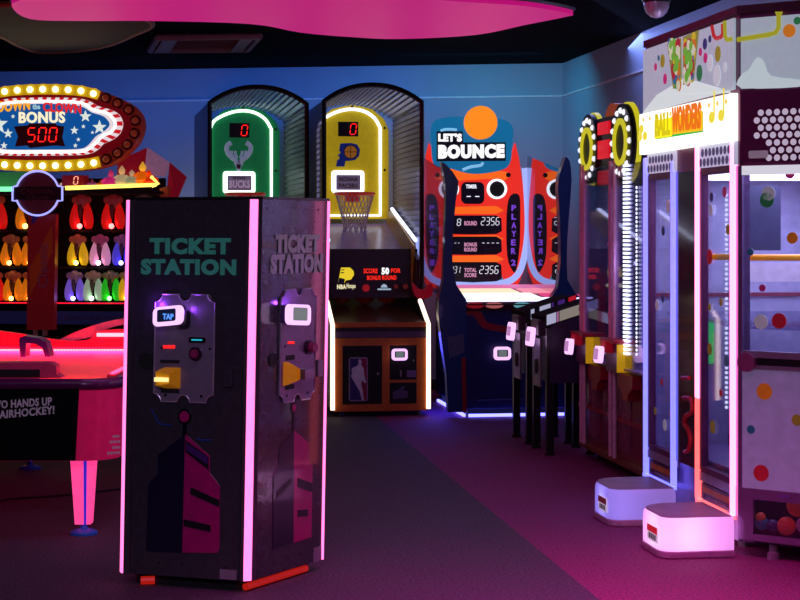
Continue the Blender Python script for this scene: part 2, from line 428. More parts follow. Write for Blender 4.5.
m.build('red_readout', REDLED, kio)
MB().disc(pL, *pL.pix(197, 353.5), 0.029, 0.008, 0.022).build('push_button', M('button_dark', (46, 16, 40), 0.3), kio)
MB().disc(pL, *pL.pix(197, 353.5), 0.019, 0.022, 0.03).build('button_cap', M('button_pink', (150, 40, 90), 0.3), kio)
MB().pr(pL, 161.5, 359.5, 180.5, 363, 0.008, 0.012).build('slot', BLACKM, kio)
MB().pr(pL, 162, 388.5, 180, 393, 0.008, 0.012).build('slot', BLACKM, kio)
a0, b1 = pL.off(.065).pix(155, 368); a1, b0 = pL.pix(181, 388.5)
tm = MB().loft([[pL.pt(a, b, h) for a, b, h in ((a0 + .02, b0, .008), (a1, b0, .008), (a1, b1, .008), (a0 + .02, b1, .008))],
                [pL.pt(a, b, h) for a, b, h in ((a0, b0 + .015, .06), (a0 + .075, b0 + .025, .075), (a0 + .075, b1 - .025, .075), (a0, b1 - .015, .06))]]).build('ticket_mouth', ORNG, kio, 'orange ticket outlet')
MB().ob(pL, a0 + .005, a0 + .07, (b0 + b1) / 2 - .012, (b0 + b1) / 2 + .006, .06, .082).build('ticket_slot_light', E('amber_slot', (255, 225, 150), 1.3), tm)
MB().disc(pL, *pL.pix(146.5, 361), 0.036, 0, 0.006).build('speaker', BLACKM, kio)
MB().pr(pL, 224.5, 367.5, 233.5, 387, 0, 0.012, 0.006).pr(pL, 227.5, 374, 230.5, 380, 0.012, 0.02, 0.003).build('lock', M('lock_metal', (90, 84, 95), 0.35, 0.7), kio)
for line in ([(151.5, 409), (159.5, 424), (172, 425.5)], [(197, 438.5), (203, 440.5), (211, 440)]):
    MB().tube([pL.pt(*pL.pix(x, y), 0.002) for x, y in line], 0.004, n=6).build('blue_line_print', M('blue_print', (28, 60, 140), 0.4), kio)
MB().pr(pL, 220, 569, 236.5, 580, 0, 0.002).build('sticker', M('grey_sticker', (130, 120, 132), 0.6), kio)
def lamp(name, loc, c, pw, r=.02):
    l = bpy.data.lights.new(name, 'POINT'); l.color = col(c)[:3]; l.energy = pw; l.shadow_soft_size = r
    o = bpy.data.objects.new(name, l); C.objects.link(o); o.location = loc
lamp('reader_lamp', pL.pt(*pL.pix(189, 311), .05), (150, 60, 255), .35, .012)
lamp('reader_lamp', pL.pt(*pL.pix(160, 305), .04), (150, 60, 255), .2, .012)
lamp('reader_lamp', pR.pt(*pR.pix(285, 304), .05), (150, 60, 255), .35, .012)
# tower emblem on both faces
def emblem(pl, X, Y, cx, cyt, r, pts_l, pts_r, slots):
    MB().disc(pl, *pl.pix(cx, cyt), r, 0, 0.003).build('emblem_ball', M('emblem_dark', (18, 9, 22), 0.3), kio)
    MB().disc(pl, *pl.pix(cx, cyt), r * 0.68, 0.003, 0.005).build('emblem_ball_centre', MAGP, kio)
    o = MB().pp(pl, pts_l, 0, 0.003).build('emblem', NAVYP, kio, 'dark navy and magenta tower emblem')
    MB().pp(pl, pts_r, 0, 0.003).build('emblem_half', MAGP, o)
    for s_ in slots: MB().pp(pl, s_, 0.003, 0.005).build('emblem_slot', M('emblem_slot', (30, 22, 32), 0.3), o)
    n_ = len(pts_l)
    ol = [p for p in pts_l[:-1]] + [p for p in pts_r[1:]]
    return o
emblem(pL, 0, 0, 184.7, 416.5, 0.034,
       [(185.5, 434), (158, 455), (158, 474), (148.5, 484), (146.5, 549), (149, 551.5), (182.5, 552.5)],
       [(182.5, 552.5), (217, 553), (219.5, 549), (220, 486), (210, 473), (210, 456), (185.5, 434)],
       [[(191, 487), (190.5, 494), (219.8, 507), (219.8, 500)], [(184, 519), (184, 526), (211, 532), (211, 525)], [(186, 440), (186, 452), (209, 470), (209, 457)]])
MB().pr(pL, 183, 423, 186.8, 436, 0, 0.003).build('emblem_mast', M('emblem_dark', (18, 9, 22), 0.3), kio)
MB().pp(pL, [(187, 443), (187, 450), (208, 464), (208, 457)], 0.005, 0.006).build('emblem_band', M('violet_print', (70, 26, 110), 0.35), kio)
emblem(pR, 0, 0, 293.4, 408, 0.024,
       [(293.5, 430), (279, 448), (278.5, 464), (273, 475), (272.5, 549), (293, 543)],
       [(293, 543), (311, 537), (312, 466), (308, 462), (308, 443), (293.5, 430)],
       [[(297, 478), (297, 487), (311.5, 492), (311.5, 483)], [(297, 510), (297, 517), (307, 516), (307, 509)], [(276, 492), (290, 478), (290, 484), (276, 498)]])
MB().pr(pR, 292.6, 412, 294.2, 431, 0, 0.003).build('emblem_mast', M('emblem_dark', (18, 9, 22), 0.3), kio)
# right face
ticket_plate(pR, 280, 290, 312.6, 398)
MB().pr(pR, 283.5, 306, 293, 324, 0.008, 0.06, 0.01).build('reader_bracket', BLACK, kio)
kiosk_reader(pR, 288, 304, 309, 323, E('pale_lcd', (120, 130, 128), 0.8), -0.06, False)
MB().disc(pR, *pR.pix(306.3, 347), 0.032, 0.008, 0.02).build('push_button', M('button_dark', (46, 16, 40), 0.3), kio)
MB().disc(pR, *pR.pix(307, 347), 0.022, 0.02, 0.045).build('button_cap', M('button_pink', (150, 40, 90), 0.3), kio)
m = MB()
for k in range(4): m.pr(pR, 286.3 + k * 1.6, 341.5, 287.4 + k * 1.6, 343.6, 0.008, 0.012)
m.build('red_readout', REDLED, kio)
MB().pr(pR, 284.5, 355.5, 292.5, 359.5, 0.008, 0.012).build('slot', BLACKM, kio)
MB().pr(pR, 284, 385, 292, 388.5, 0.008, 0.012).build('slot', BLACKM, kio)
a0, b1 = pR.pix(281.8, 362); a1, b0 = pR.off(.05).pix(295, 386)
tm = MB().loft([[pR.pt(a, b, h) for a, b, h in ((a0, b0, .008), (a1, b0, .008), (a1, b1, .008), (a0, b1, .008))],
                [pR.pt(a, b, h) for a, b, h in ((a0 + .03, b0 + .02, .06), (a1 + .01, b0 + .03, .07), (a1 + .01, b1 - .03, .07), (a0 + .03, b1 - .02, .06))]]).build('ticket_mouth', ORNG, kio, 'orange ticket outlet')
MB().pr(pR, 296, 369, 305.5, 377.5, 0.008, 0.05).build('ticket_chute', STEEL, tm)
MB().disc(pR, *pR.pix(272.3, 360), 0.03, 0, 0.006).build('speaker', BLACKM, kio)
MB().pr(pR, 316.2, 360, 320.6, 376, 0, 0.012, 0.006).build('lock', M('lock_pale', (150, 140, 152), 0.35, 0.6), kio)
MB().pr(pR, 313.5, 548, 321, 560, 0, 0.002).build('sticker', M('grey_sticker', (130, 120, 132), 0.6), kio)
m = MB()
for pl, wd in ((pL, wL), (pR, wR)):
    for k in range(5):
        m.disc(pl, wd * (0.15 + 0.17 * k), 0.055, 0.004, 0, 0.003, 8).disc(pl, wd * (0.15 + 0.17 * k), KH - 0.04, 0.004, 0, 0.003, 8)
m.build('rivet', BLACK, kio)
RL = E('red_floor_light', (205, 30, 18), 0.6)
q0 = kN + uR * 0.02 - uL * 0.03; q1 = kR - uR * 0.1 - uL * 0.03
MB().cyl((q0.x, q0.y, .022), (q1.x, q1.y, .022), .016, n=8).build('base_light', RL, kio, 'red light bar under the kiosk')
p = kL + uL * 0.13 + uR * 0.02
MB().cyl((p.x - .03, p.y, .02), (p.x + .03, p.y + .01, .02), .018, n=8).build('base_light', RL, kio, 'red light bar under the kiosk')

# ================================================================= air hockey table
aY = 8.62
pA = Pl((0, aY, 0), (1, 0, 0))
xr = pA.pix(104, 462)[0]; xl = xr - 1.36; yf = 11.32; xm = (xl + xr) / 2
ah = thing('air_hockey_table', 'red-lit air hockey table with a black text panel on its near end', 'air hockey table', (xm, (aY + yf) / 2, 0))
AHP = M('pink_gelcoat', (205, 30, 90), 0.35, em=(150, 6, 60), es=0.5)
def ahplan(inset=0.0, r=0.17):
    return rrp(xl + inset, xr + 0.07 - inset, aY + inset, yf - inset, r, 6)
zr = 0.80
bt = ahplan(0.0); bb = ahplan(0.02)
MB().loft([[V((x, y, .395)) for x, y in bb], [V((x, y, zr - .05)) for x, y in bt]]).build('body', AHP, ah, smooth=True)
px78t = pA.pix(79.5, 384); px78b = pA.pix(75.5, 462.3)
MB().poly(pA, [(xl + .17, .40), (px78b[0], .40), (px78t[0], zr - .03), (xl + .17, zr - .03)], 0, 0.012).build('end_panel', M('panel_black', (5, 5, 7), .8, spec=.1), ah, 'black end panel')
GT = M('grey_print', (150, 135, 155), 0.5, em=(110, 98, 115), es=0.35)
m = MB()
a0, b0 = pA.pix(-12, 409.3); a1, b1 = pA.pix(52.5, 399)
m.text(pA, 'TWO HANDS UP', a0, a1, b0, b0 + .041, .013, .003, 0.03, 0.022)
a0, b0 = pA.pix(-20, 420.3); a1, b1 = pA.pix(55, 407)
m.text(pA, 'FOR AIRHOCKEY!', a0, a1, b0, b0 + .041, .013, .003, 0.03, 0.034)
m.build('lettering', GT, ah, 'grey TWO HANDS UP FOR AIRHOCKEY! lettering')
# rim, playfield, rails
PURP = M('purple_rim', (90, 18, 80), 0.3, coat=0.4)
ri = [V((x, y, zr - .02)) for x, y in ahplan(0.01)]
MB().tube(ri, 0.03, True, 10).build('rim', PURP, ah, smooth=True)
RED_SURF = M('red_lit_playfield', (232, 52, 88), 0.35)  # white playfield, red strip light put into its colour
pf = ahplan(0.06)
MB().plan(pf, zr - .05, zr - .03).build('playfield', RED_SURF, ah)
LEDR = E('red_rail_light', (255, 36, 70), 9.0)
RAIL = M('rail_plastic', (232, 60, 96), 0.3)  # red strip light put into the pale rail colour too
yb = yf - 0.10
pE = Pl((0, yb, 0), (1, 0, 0))
# far end wall with curved top
top = smoothpts([(0, 331), (22, 334), (45, 338), (70, 341), (90, 339), (98, 331), (125, 329)], 3, False)
pts = [(xl + .1, .75), (xr, .75)] + [(xr, pE.pix(125, 329)[1])] + [pE.pix(x, y) for x, y in reversed(top)] + [(xl + .1, pE.pix(0, 329)[1])]
MB().poly(pE, pts, -.05, 0).build('end_wall', RAIL, ah)
m = MB()
e0 = pE.pix(0, 350.2); e1 = pE.pix(135, 350.2)
n = 60
for k in range(n):
    a = xl + .12 + (xr - .02 - xl - .12) * k / n
    m.ob(pE, a, a + (xr - xl) / n * 0.7, e0[1] - .007, e0[1] + .007, 0, .012)
m.build('light_strip', E('red_led_dots', (255, 90, 100), 7.0), ah, 'dotted red light strip along the far rail')
MB().ob(pE, xl + .1, xr, e0[1] - .022, e0[1] - .009, 0, .02).ob(pE, xl + .1, xr, e0[1] + .009, e0[1] + .022, 0, .02).build('strip_channel', E('red_channel', (255, 16, 60), 2.0), ah)
MB().ob(pE, pE.pix(97, 336)[0], xr, pE.pix(97, 336.5)[1], pE.pix(97, 333)[1], 0, .015).build('light_strip', E('red_led_dots', (255, 120, 120), 4.0), ah)
gs = [pE.pix(x, y) for x, y in smoothpts([(58, 340), (78, 331), (98, 324), (122, 319), (150, 317)], 3, False)]
ge = [pE.pix(x, y) for x, y in smoothpts([(150, 323), (122, 325), (104, 330), (92, 337), (70, 341)], 3, False)]
MB().poly(pE, gs + ge, -.12, -.02).build('puck_guard', M('clear_guard', (200, 170, 180), 0.3), ah, 'pale curved puck guard')
for xs in (xl + .08, xr + .0):
    MB().ob(Pl((xs, yb, 0), (0, -1, 0)), 0, yf - aY - .35, zr - .03, zr + .012, -.03, .03, .01).build('side_rail', RAIL, ah)
    MB().ob(Pl((xs, yb, 0), (0, -1, 0)), 0, yf - aY - .35, zr + .012, zr + .02, -.012, .012).build('light_strip', LEDR, ah)
# near goal housing
gY = 8.82
pG = Pl((0, gY, 0), (1, 0, 0))
gh = [(xl + .25, zr - .02)] + [pG.pix(62, 378)] + [pG.pix(56.5, 374), pG.pix(56, 366), pG.pix(50, 362.5)] + [(xl + .25, pG.pix(50, 362.5)[1])]
MB().poly(pG, gh, -.10, 0).build('goal_housing', M('goal_pink', (222, 62, 116), 0.35), ah)
MB().ob(pG, xl + .3, pG.pix(40, 377)[0], zr, zr + .04, 0, .006).build('goal_slot', BLACKM, ah)
pT = Pl((0, 9.0, 0), (1, 0, 0))
cup = [pT.pix(x, y) for x, y in ((20, 357), (19, 338), (24, 336), (38, 338), (46, 342), (50, 357), (45, 357), (42, 348), (36, 344), (26, 343), (25, 357))]
MB().poly(pT, cup, -.12, 0).build('puck_tray', M('purple_plastic', (70, 20, 110), 0.3), ah, 'purple plastic puck tray')
# legs
LEGP = E('pink_leg_light', (255, 62, 140), 0.95, (250, 160, 200))
BLUEP = M('blue_plastic', (40, 120, 225), 0.35)
for x, y in ((at(84, 500, 8.80).x, 8.80), (xl + .12, 8.80), (fl(35, 466).x, 11.2), (xl + .12, 11.2)):
    lg = MB()
    lg.loft([[V((x + sx * .04, y + sy * .04, .055)) for sx, sy in ((-1, -1), (1, -1), (1, 1), (-1, 1))],
             [V((x + sx * .06, y + sy * .06, .40)) for sx, sy in ((-1, -1), (1, -1), (1, 1), (-1, 1))]])
    l = lg.build('leg', LEGP if y < 10 else M('dark_leg', (50, 12, 32), 0.5), ah)
    MB().loft([[V((x + a, y - .042, .056)) for a in (.008, .019)] + [V((x + a, y - .046, .056)) for a in (.019, .008)],
               [V((x + a, y - .0615, .40)) for a in (.010, .026)] + [V((x + a, y - .066, .40)) for a in (.026, .010)]]).build('leg_stripe', M('blue_stripe', (70, 60, 230), 0.4, em=(50, 40, 210), es=.6), l)
    MB().lathe((x, y, 0), [(.07, 0), (.07, .012), (.055, .022), (.02, .03), (.013, .06)], 20).build('foot', BLUEP, l)
# small print on the pink corner
xs = pA.pix(100, 440)[0]
pC = Pl((xr - .02, aY + .01, 0), (0.9, 0.44, 0))
m = MB()
for k, (x0, x1) in enumerate(((111, 118), (108, 119), (110.5, 119), (105.5, 119))):
    y = 437 + k * 5.6
    a0, b_ = pC.pix(x0, y); a1, _ = pC.pix(x1, y - 2)
    for j in range(4):
        w_ = (a1 - a0) / 4
        m.ob(pC, a0 + w_ * j, a0 + w_ * j + w_ * .7, b_, b_ + .012, .03, .033)
m.build('small_print', GT, ah)
# ================================================================= carnival target game (back left)
cY = 13.9
uc = V((0.99, -0.10, 0)).normalized()
cc0 = at(45, 231, cY)
clo = thing('carnival_target_game', 'carnival clown target game under an oval sign ringed with bulbs', 'arcade game', (cc0.x, cc0.y + .4, 0), math.atan2(uc.y, uc.x))
pS = Pl((cc0.x, cc0.y, 0), uc)                       # sign plane
nb = pS.n
def sc(px): return pS.pix(px, 231)[0]
RED_D = M('circus_red', (120, 16, 30), 0.4); DKRED = M('dark_maroon', (60, 8, 18), 0.4)
# cabinet
pB = pS.off(-.55)
MB().ob(pB, -1.02, 1.02, 0.06, 0.62, .35, .5).build('counter_front', DKRED, clo)
MB().ob(pB, -1.0, 1.0, 0.6, 0.64, -.1, .6).build('counter', M('counter_red', (110, 14, 30), 0.3), clo)
MB().ob(pB, -.95, .78, 0.06, 2.0, -.35, -.3).build('back_wall', BLACKM, clo)
MB().ob(pB, -1.0, 1.0, 0.0, 0.07, -.3, .45).build('base', BLACKM, clo)
for a in (-1.0, .93):
    MB().ob(pB, a, a + .05, 0.05, 1.55, -.3, .5).build('side_panel', DKRED, clo)
# dark front board with faint blue writing strip
MB().pr(pS, -60, 312, 128, 326, -.22, -.19).build('writing_band', M('navy_band', (24, 26, 66), 0.4, em=(20, 22, 60), es=0.4), clo)
m = MB()
for k in range(12):
    a0, b0 = pS.pix(58 + k * 5.2, 321); m.ob(pS, a0, a0 + .03, b0, b0 + .03, -.19, -.187)
m.build('band_print', M('band_grey', (70, 76, 120), 0.5), clo)
MB().pr(pS, -60, 303, 128, 304.8, -.18, -.165).build('light_strip', E('thin_red_light', (255, 20, 50), 1.5), clo)
# three shelves
for y in (230, 267, 303):
    a0, b0 = pS.pix(0, y); MB().ob(pB, -1.0, .84, b0 - .02, b0, -.3, .3).build('shelf', BLACKM, clo)
# clown targets, each with a bulb at its foot
def target(px, ytop, ybot, c, c2, hot):
    a, b1 = pS.pix(px, ytop); _, b0 = pS.pix(px, ybot); hh = b1 - b0
    k = pS.off(-.28)
    P = lambda x, z, h=0: k.pt(a + x * hh, b0 + z * hh, h)
    t = MB()
    for sx in (-1, 1):   # two bulging translucent halves of the suit
        t.loft([[P(sx * (.15 + .05 * (1 - z)) + r * math.cos(2 * PI * i / 12), z, r * math.sin(2 * PI * i / 12) * hh) for i in range(12)] for z, r in ((0.0, .07), (.07, .12), (.2, .15), (.36, .145), (.52, .11), (.66, .06), (.72, .02))])
    o = t.build('clown_target', E('clown_%s' % '_'.join(map(str, c)), c, hot * .42, tuple(x_ * .8 for x_ in c)), clo, smooth=True)
    h = MB(); h.sph(P(0, .76), .17 * hh, sz=1.25, u=14, v=10)
    for sx in (-1, 1): h.sph(P(sx * .17, .80), .11 * hh, u=10, v=6)
    h.build('head', E('clown_head_%s' % '_'.join(map(str, c2)), c2, hot * .28, (150, 110, 100)), o, smooth=True)
    h = MB().loft([[P(r * math.cos(2 * PI * i / 10), z, (.16 + r * math.sin(2 * PI * i / 10)) * hh) for i in range(10)] for z, r in ((.26, .015), (.4, .05), (.55, .075), (.68, .05))])
    h.build('body', E('clown_core_%s' % '_'.join(map(str, c2)), tuple(x_ * .5 for x_ in c2), hot * .4, (60, 20, 16)), o, smooth=True)
    MB().sph(P(0, .08, .20 * hh), .075 * hh, u=10, v=8).build('bulb', E('bulb_%s' % '_'.join(map(str, c)), tuple(min(255, x * .75 + 60) for x in c), 9.0), o, smooth=True)
ORY = (255, 140, 20); RD = (255, 26, 22); YL = (255, 200, 30); WP = (255, 170, 215); BL = (90, 80, 255); VI = (140, 110, 255); WG = (190, 225, 190); GR = (40, 225, 40); dm_ = (150, 40, 20)
for x, c, c2, h in ((-46, ORY, dm_, .9), (-16, RD, dm_, .9), (16.5, ORY, (120, 40, 20), .9), (71.7, RD, (130, 20, 20), 1.0), (104, RD, (130, 20, 20), 1.0), (135.5, (70, 60, 50), (130, 100, 90), .25)):
    target(x, 192, 229, c, c2, h)
for x, c, c2, h in ((-44, YL, dm_, .9), (-22, ORY, dm_, .9), (0, ORY, (120, 50, 20), .9), (20.6, ORY, (130, 50, 20), .9), (67.8, YL, (150, 60, 30), .95), (90.6, WP, (150, 50, 100), .95), (113.6, BL, (90, 60, 130), .9), (135, RD, dm_, .9)):
    target(x, 233, 266, c, c2, h)
for x, c, c2, h in ((-36, GR, dm_, .9), (-17, RD, dm_, .9), (2, ORY, (140, 50, 20), .9), (20.2, ORY, (140, 50, 20), .9), (64.8, VI, (90, 70, 120), .85), (83.6, WG, (130, 110, 90), .75), (101.6, GR, (60, 90, 40), .85), (119, YL, (130, 100, 30), .9), (137, RD, dm_, .9)):
    target(x, 270, 302, c, c2, h)
# centre pillar with slanted script and legs
MB().pp(pS, [(26, 330), (27, 214), (55, 214), (53, 330)], -.10, -.02).build('pillar', M('pillar_red', (130, 22, 30), 0.35, em=(80, 8, 14), es=0.4), clo)
MB().pp(pS, [(29, 296), (29, 268), (51, 226), (52, 252)], -.02, -.016).build('pillar_band', M('pillar_orange', (150, 60, 20), 0.4, em=(90, 26, 8), es=0.4), clo)
MB().pp(pS, [(31, 225), (37, 219), (37, 212), (31, 216)], -.02, -.014).build('pillar_mark', M('pillar_violet', (80, 50, 140), 0.4), clo)
# vertical script on the pillar
pv = Pl(pS.pt(*pS.pix(38, 288), -.016), V((0, 0, 1)), -uc + V((0, 0, 0)))
pv.n = nb
MB().text(pv, 'Classic', 0, .36, -.075, .005, 0, .004, .02).build('pillar_script', M('pillar_script', (170, 110, 130), 0.5), clo)
for x0, x1 in ((31.5, 35), (41, 45)):
    MB().pp(pS, [(x0, 336), (x0 + 1, 322), (x1 + .5, 322), (x1, 336)], -.08, -.03).build('pillar_leg', M('pale_leg', (190, 150, 120), 0.5), clo)
# badge
bc = pS.pix(41, 193.5); br = .178
MB().disc(pS, bc[0], bc[1], br, 0.03, .07).build('badge', M('badge_maroon', (66, 16, 30), 0.35, em=(50, 10, 20), es=.5), clo, 'round dark badge with a blue neon outline')
MB().ob(pS, bc[0] - .20, bc[0] + .20, bc[1] - .055, bc[1] + .055, .07, .085, .004).build('badge_banner', M('badge_banner', (44, 12, 26), 0.4), clo)
n1 = [(bc[0] + br * math.cos(t), bc[1] + br * math.sin(t)) for t in [math.radians(20 + 140 * i / 20) for i in range(21)]]
n2 = [(bc[0] - .205, bc[1] + .05), (bc[0] - .205, bc[1] - .06), (bc[0] - br * .94, bc[1] - .06)]
n3 = [(bc[0] + br * math.cos(t), bc[1] + br * math.sin(t)) for t in [math.radians(200 + 140 * i / 20) for i in range(21)]]
n4 = [(bc[0] + .205, bc[1] - .06), (bc[0] + .205, bc[1] + .05)]
MB().tube([pS.pt(a, b, .095) for a, b in n1 + n2 + n3 + n4], .0085, True, 6).build('badge_neon', E('blue_white_neon', (150, 150, 255), 1.6), clo)
MB().text(pS, 'CARNIVAL', bc[0] - .14, bc[0] + .14, bc[1] - .005, bc[1] + .04, .086, .002).text(pS, 'Classic', bc[0] - .09, bc[0] + .09, bc[1] - .05, bc[1] - .012, .086, .002).build('badge_lettering', M('badge_print', (110, 60, 72), 0.5), clo)
# bright shelf bars under the sign, figurines on top
MB().pr(pS, -70, 187, 18, 191.5, -.05, 0.02).build('light_bar', E('green_bar', (120, 255, 170), 1.6), clo)
yb0 = [pS.pix(x, y) for x, y in ((66, 190), (155, 186.5), (155, 183), (66, 186))]
MB().poly(pS, yb0, -.05, .02).build('light_bar', E('yellow_bar', (255, 214, 96), 1.9), clo)
MB().tube([pS.pt(*pS.pix(x, y), .0) for x, y in ((151, 176.5), (158, 183.5), (152, 186))], .016, n=6).build('arrow_tip', E('yellow_bar', (255, 214, 96), 1.9), clo)
MB().pr(pS, -70, 172, 27, 187, -.35, -.06).build('score_box', M('score_green', (50, 110, 60), 0.5, em=(40, 100, 60), es=0.6), clo)
MB().pr(pS, 60, 175, 82, 186, -.2, -.05).build('score_box', M('score_red', (90, 8, 16), 0.4, em=(100, 6, 14), es=0.6), clo)
MB().pseg(pS, '0', 71, 176.5, 77, 184, -.05, .006).build('score_digit', E('score_digit_pale', (255, 170, 140), 1.6), clo)
MB().pr(pS, -70, 191.5, 160, 194, -.3, .02).build('shelf_edge', BLACKM, clo)
fig = [(17, 172, 187, (190, 200, 20), (120, 200, 40)), (62, 178, 187, (225, 205, 200), (200, 150, 140)), (88, 179, 187, (150, 60, 120), (110, 40, 60)), (97, 180, 186.5, (200, 90, 20), (160, 60, 10)), (107, 170, 187, (200, 40, 130), (190, 50, 110)), (118, 166, 186, (190, 180, 140), (210, 170, 120)), (128, 170, 185, (150, 160, 130), (190, 160, 130)), (139, 162, 184, (240, 110, 10), (255, 190, 60)), (145, 170, 184, (235, 50, 10), (230, 60, 10))]
for x, y0, y1, c1_, c2_ in fig:
    a, b1 = pS.pix(x, y0); _, b0 = pS.pix(x, y1); k = pS.off(-.12); hh = b1 - b0; w = max(.03, min(.055, hh * .5))
    n_ = '_%d_%d_%d' % c1_
    t = MB().loft([[k.pt(a + r * w * math.cos(2 * PI * i / 12), b0 + z * hh, r * w * math.sin(2 * PI * i / 12)) for i in range(12)] for z, r in ((0, .9), (.2, 1.15), (.45, .8), (.6, .35))])
    for sx in (-1, 1): t.tube([k.pt(a + sx * w * .5, b0 + hh * .52), k.pt(a + sx * w * 1.25, b0 + hh * .38), k.pt(a + sx * w * 1.2, b0 + hh * .15)], w * .28, n=6)
    o = t.build('figurine', M('figurine' + n_, c1_, 0.5, em=c1_, es=0.45), clo, smooth=True)
    h = MB().sph(k.pt(a, b0 + hh * .75), hh * .17, u=12, v=8)
    h.loft([[k.pt(a + r * w * math.cos(2 * PI * i / 10), b0 + z * hh, r * w * math.sin(2 * PI * i / 10)) for i in range(10)] for z, r in ((.84, .5), (1.05, .05))])
    h.build('figurine_head', M('figurine_head' + '_%d_%d_%d' % c2_, c2_, 0.5, em=c2_, es=0.5), o, smooth=True)
# striped tent roof at the sides
STR_R = M('tent_red', (150, 14, 34), 0.6, em=(96, 6, 22), es=0.7); STR_W = M('tent_white', (190, 140, 165), 0.6, em=(105, 74, 100), es=0.8)  # emission added to lighten the tent cloth
def tent(sgn):
    mir = lambda x: x if sgn > 0 else 90 - x
    def T(pts, mat, nm):
        MB().loft([[pS.pt(*pS.pix(mir(x), y), -.16 - d) for x, y, d in pts], [pS.pt(*pS.pix(mir(x), y), -.20 - d) for x, y, d in pts]]).build(nm, mat, clo)
    T([(112, 160, 0), (139, 146, .1), (140, 170, 0), (128, 176, 0), (112, 177, 0)], STR_R, 'tent_stripe')
    T([(139, 146, .1), (159, 161, .2), (160, 176, .0), (147, 175, 0), (140, 166, 0)], STR_W, 'tent_stripe')
    T([(159, 161, .2), (173, 175, .3), (172, 192, .1), (171, 201, 0), (161, 201, 0)], STR_R, 'tent_stripe')
    MB().pp(pS, [(mir(156), 188), (mir(164), 186), (mir(166), 320), (mir(158), 320)], -.25, -.12).build('corner_post', M('gold_post', (150, 70, 30), 0.4, em=(80, 26, 10), es=0.5), clo)
tent(1); tent(-1)
# oval sign
def sgn_out(pts):
    r = [pS.pix(x, y) for x, y in pts]; c0 = pS.pix(45, 128)[0]
    return r + [(2 * c0 - a, b) for a, b in reversed(r) if abs(a - c0) > 1e-6]
outer = smoothpts([(45, 84.5), (70, 85), (90, 87.5), (108, 94), (126, 102), (138, 112), (142, 125), (138, 140), (128, 152), (114, 163), (96, 168.5), (70, 171), (45, 171.5)], 3, False)
band = smoothpts([(45, 95), (70, 95.5), (88, 97.5), (104, 102), (120, 109), (130, 117), (133, 126), (130, 136), (122, 145), (110, 152.5), (94, 158), (70, 160), (45, 160.5)], 3, False)
inner = smoothpts([(45, 98), (75, 98.5), (90, 101), (100, 106.5), (112, 110), (121, 115), (125, 124), (122, 134), (114, 140.5), (106, 144), (100, 150), (92, 154), (80, 155.5), (45, 156)], 3, False)
neon = smoothpts([(45, 102), (75, 102.5), (88, 105), (96, 110.5), (108, 113), (115, 118), (118, 125), (114, 132.5), (106, 136), (100, 142), (92, 149), (82, 152), (45, 152.5)], 3, False)
blue = smoothpts([(45, 104.5), (72, 105), (86, 108), (94, 113), (106, 117), (112, 125), (106, 132), (98, 137), (90, 146), (80, 149.5), (45, 150)], 3, False)
MB().poly(pS, sgn_out(outer), -.14, .04).build('sign_body', M('sign_rim', (130, 44, 26), 0.4, em=(96, 22, 10), es=0.5), clo, 'brown-red oval sign rim')
MB().poly(pS, sgn_out(band), .04, .055).build('sign_band', M('sign_red_band', (120, 8, 20), 0.4, em=(96, 2, 10), es=0.6), clo)
MB().poly(pS, sgn_out(inner), .055, .065).build('sign_border', E('sign_stripe_white', (240, 225, 230), 0.85), clo)
ii = sgn_out(inner); nn_ = sgn_out(neon)
m = MB()
def resample(pts, n):
    L = [0]
    for a, b in zip(pts, pts[1:] + pts[:1]): L.append(L[-1] + math.hypot(b[0] - a[0], b[1] - a[1]))
    out = []
    for k in range(n):
        t = L[-1] * k / n; i = max(j for j in range(len(pts)) if L[j] <= t)
        a, b = pts[i], pts[(i + 1) % len(pts)]; f = (t - L[i]) / max(1e-9, L[i + 1] - L[i])
        out.append((a[0] + (b[0] - a[0]) * f, a[1] + (b[1] - a[1]) * f))
    return out
ri_ = resample(ii, 84); rn = resample(nn_, 84)
for k in range(0, 84, 2):
    m.poly(pS, [ri_[k], ri_[(k + 1) % 84], rn[(k + 1) % 84], rn[k]], .065, .069)
m.build('sign_stripes', E('sign_stripe_red', (215, 24, 36), 0.8), clo)
MB().poly(pS, sgn_out(blue), .065, .072).build('sign_face', E('sign_blue', (10, 84, 160), 0.85), clo, 'starry blue sign face')
MB().tube([pS.pt(a, b, .08) for a, b in nn_], .011, True, 6).build('sign_neon', E('white_neon', (255, 240, 240), 1.8), clo)
m = MB()
random.seed(3)
for x, y, r in ((1, 125, .085), (11, 134, .04), (88, 117, .05), (102, 128, .06), (77, 131, .035), (7, 146, .03), (86, 127, .018), (16, 117, .018), (81, 140, .018), (95, 133, .015), (78, 146, .02), (1, 142, .02), (-14, 128, .05), (-8, 140, .03), (75, 112, .016)):
    a, b = pS.pix(x, y)
    m.poly(pS, [(a + (r if i % 2 == 0 else r * .42) * math.sin(PI * i / 5), b + (r if i % 2 == 0 else r * .42) * math.cos(PI * i / 5)) for i in range(10)], .072, .076)
m.build('sign_stars', E('sign_star', (225, 232, 225), 0.95), clo)
MB().pp(pS, [(17, 127), (30, 126), (33, 124), (58, 124), (60, 126), (67, 127), (65, 138), (68, 147), (58, 146), (33, 148.5), (30, 146), (18, 147), (21, 137)], .072, .078).build('digit_window', M('digit_window', (40, 6, 10), 0.3, em=(26, 2, 6), es=1), clo)
MB().pseg(pS, '500', 29, 128.5, 61, 142, .078, .006).build('digits', E('red_led_digits', (255, 30, 25), 1.6), clo, 'red digits 500')
OUT = M('letter_outline', (20, 22, 60), 0.5)
MB().ptext(pS, 'DOWN', 0.5, 102, 33, 113, .074, .008, .035, .02).build('lettering', E('letter_orange', (255, 170, 20), 1.0), clo, 'orange lettering Down')
MB().ptext(pS, 'the', 35.5, 104.5, 43, 110, .074, .008, .03).build('lettering', E('letter_pale', (170, 210, 220), .8), clo)
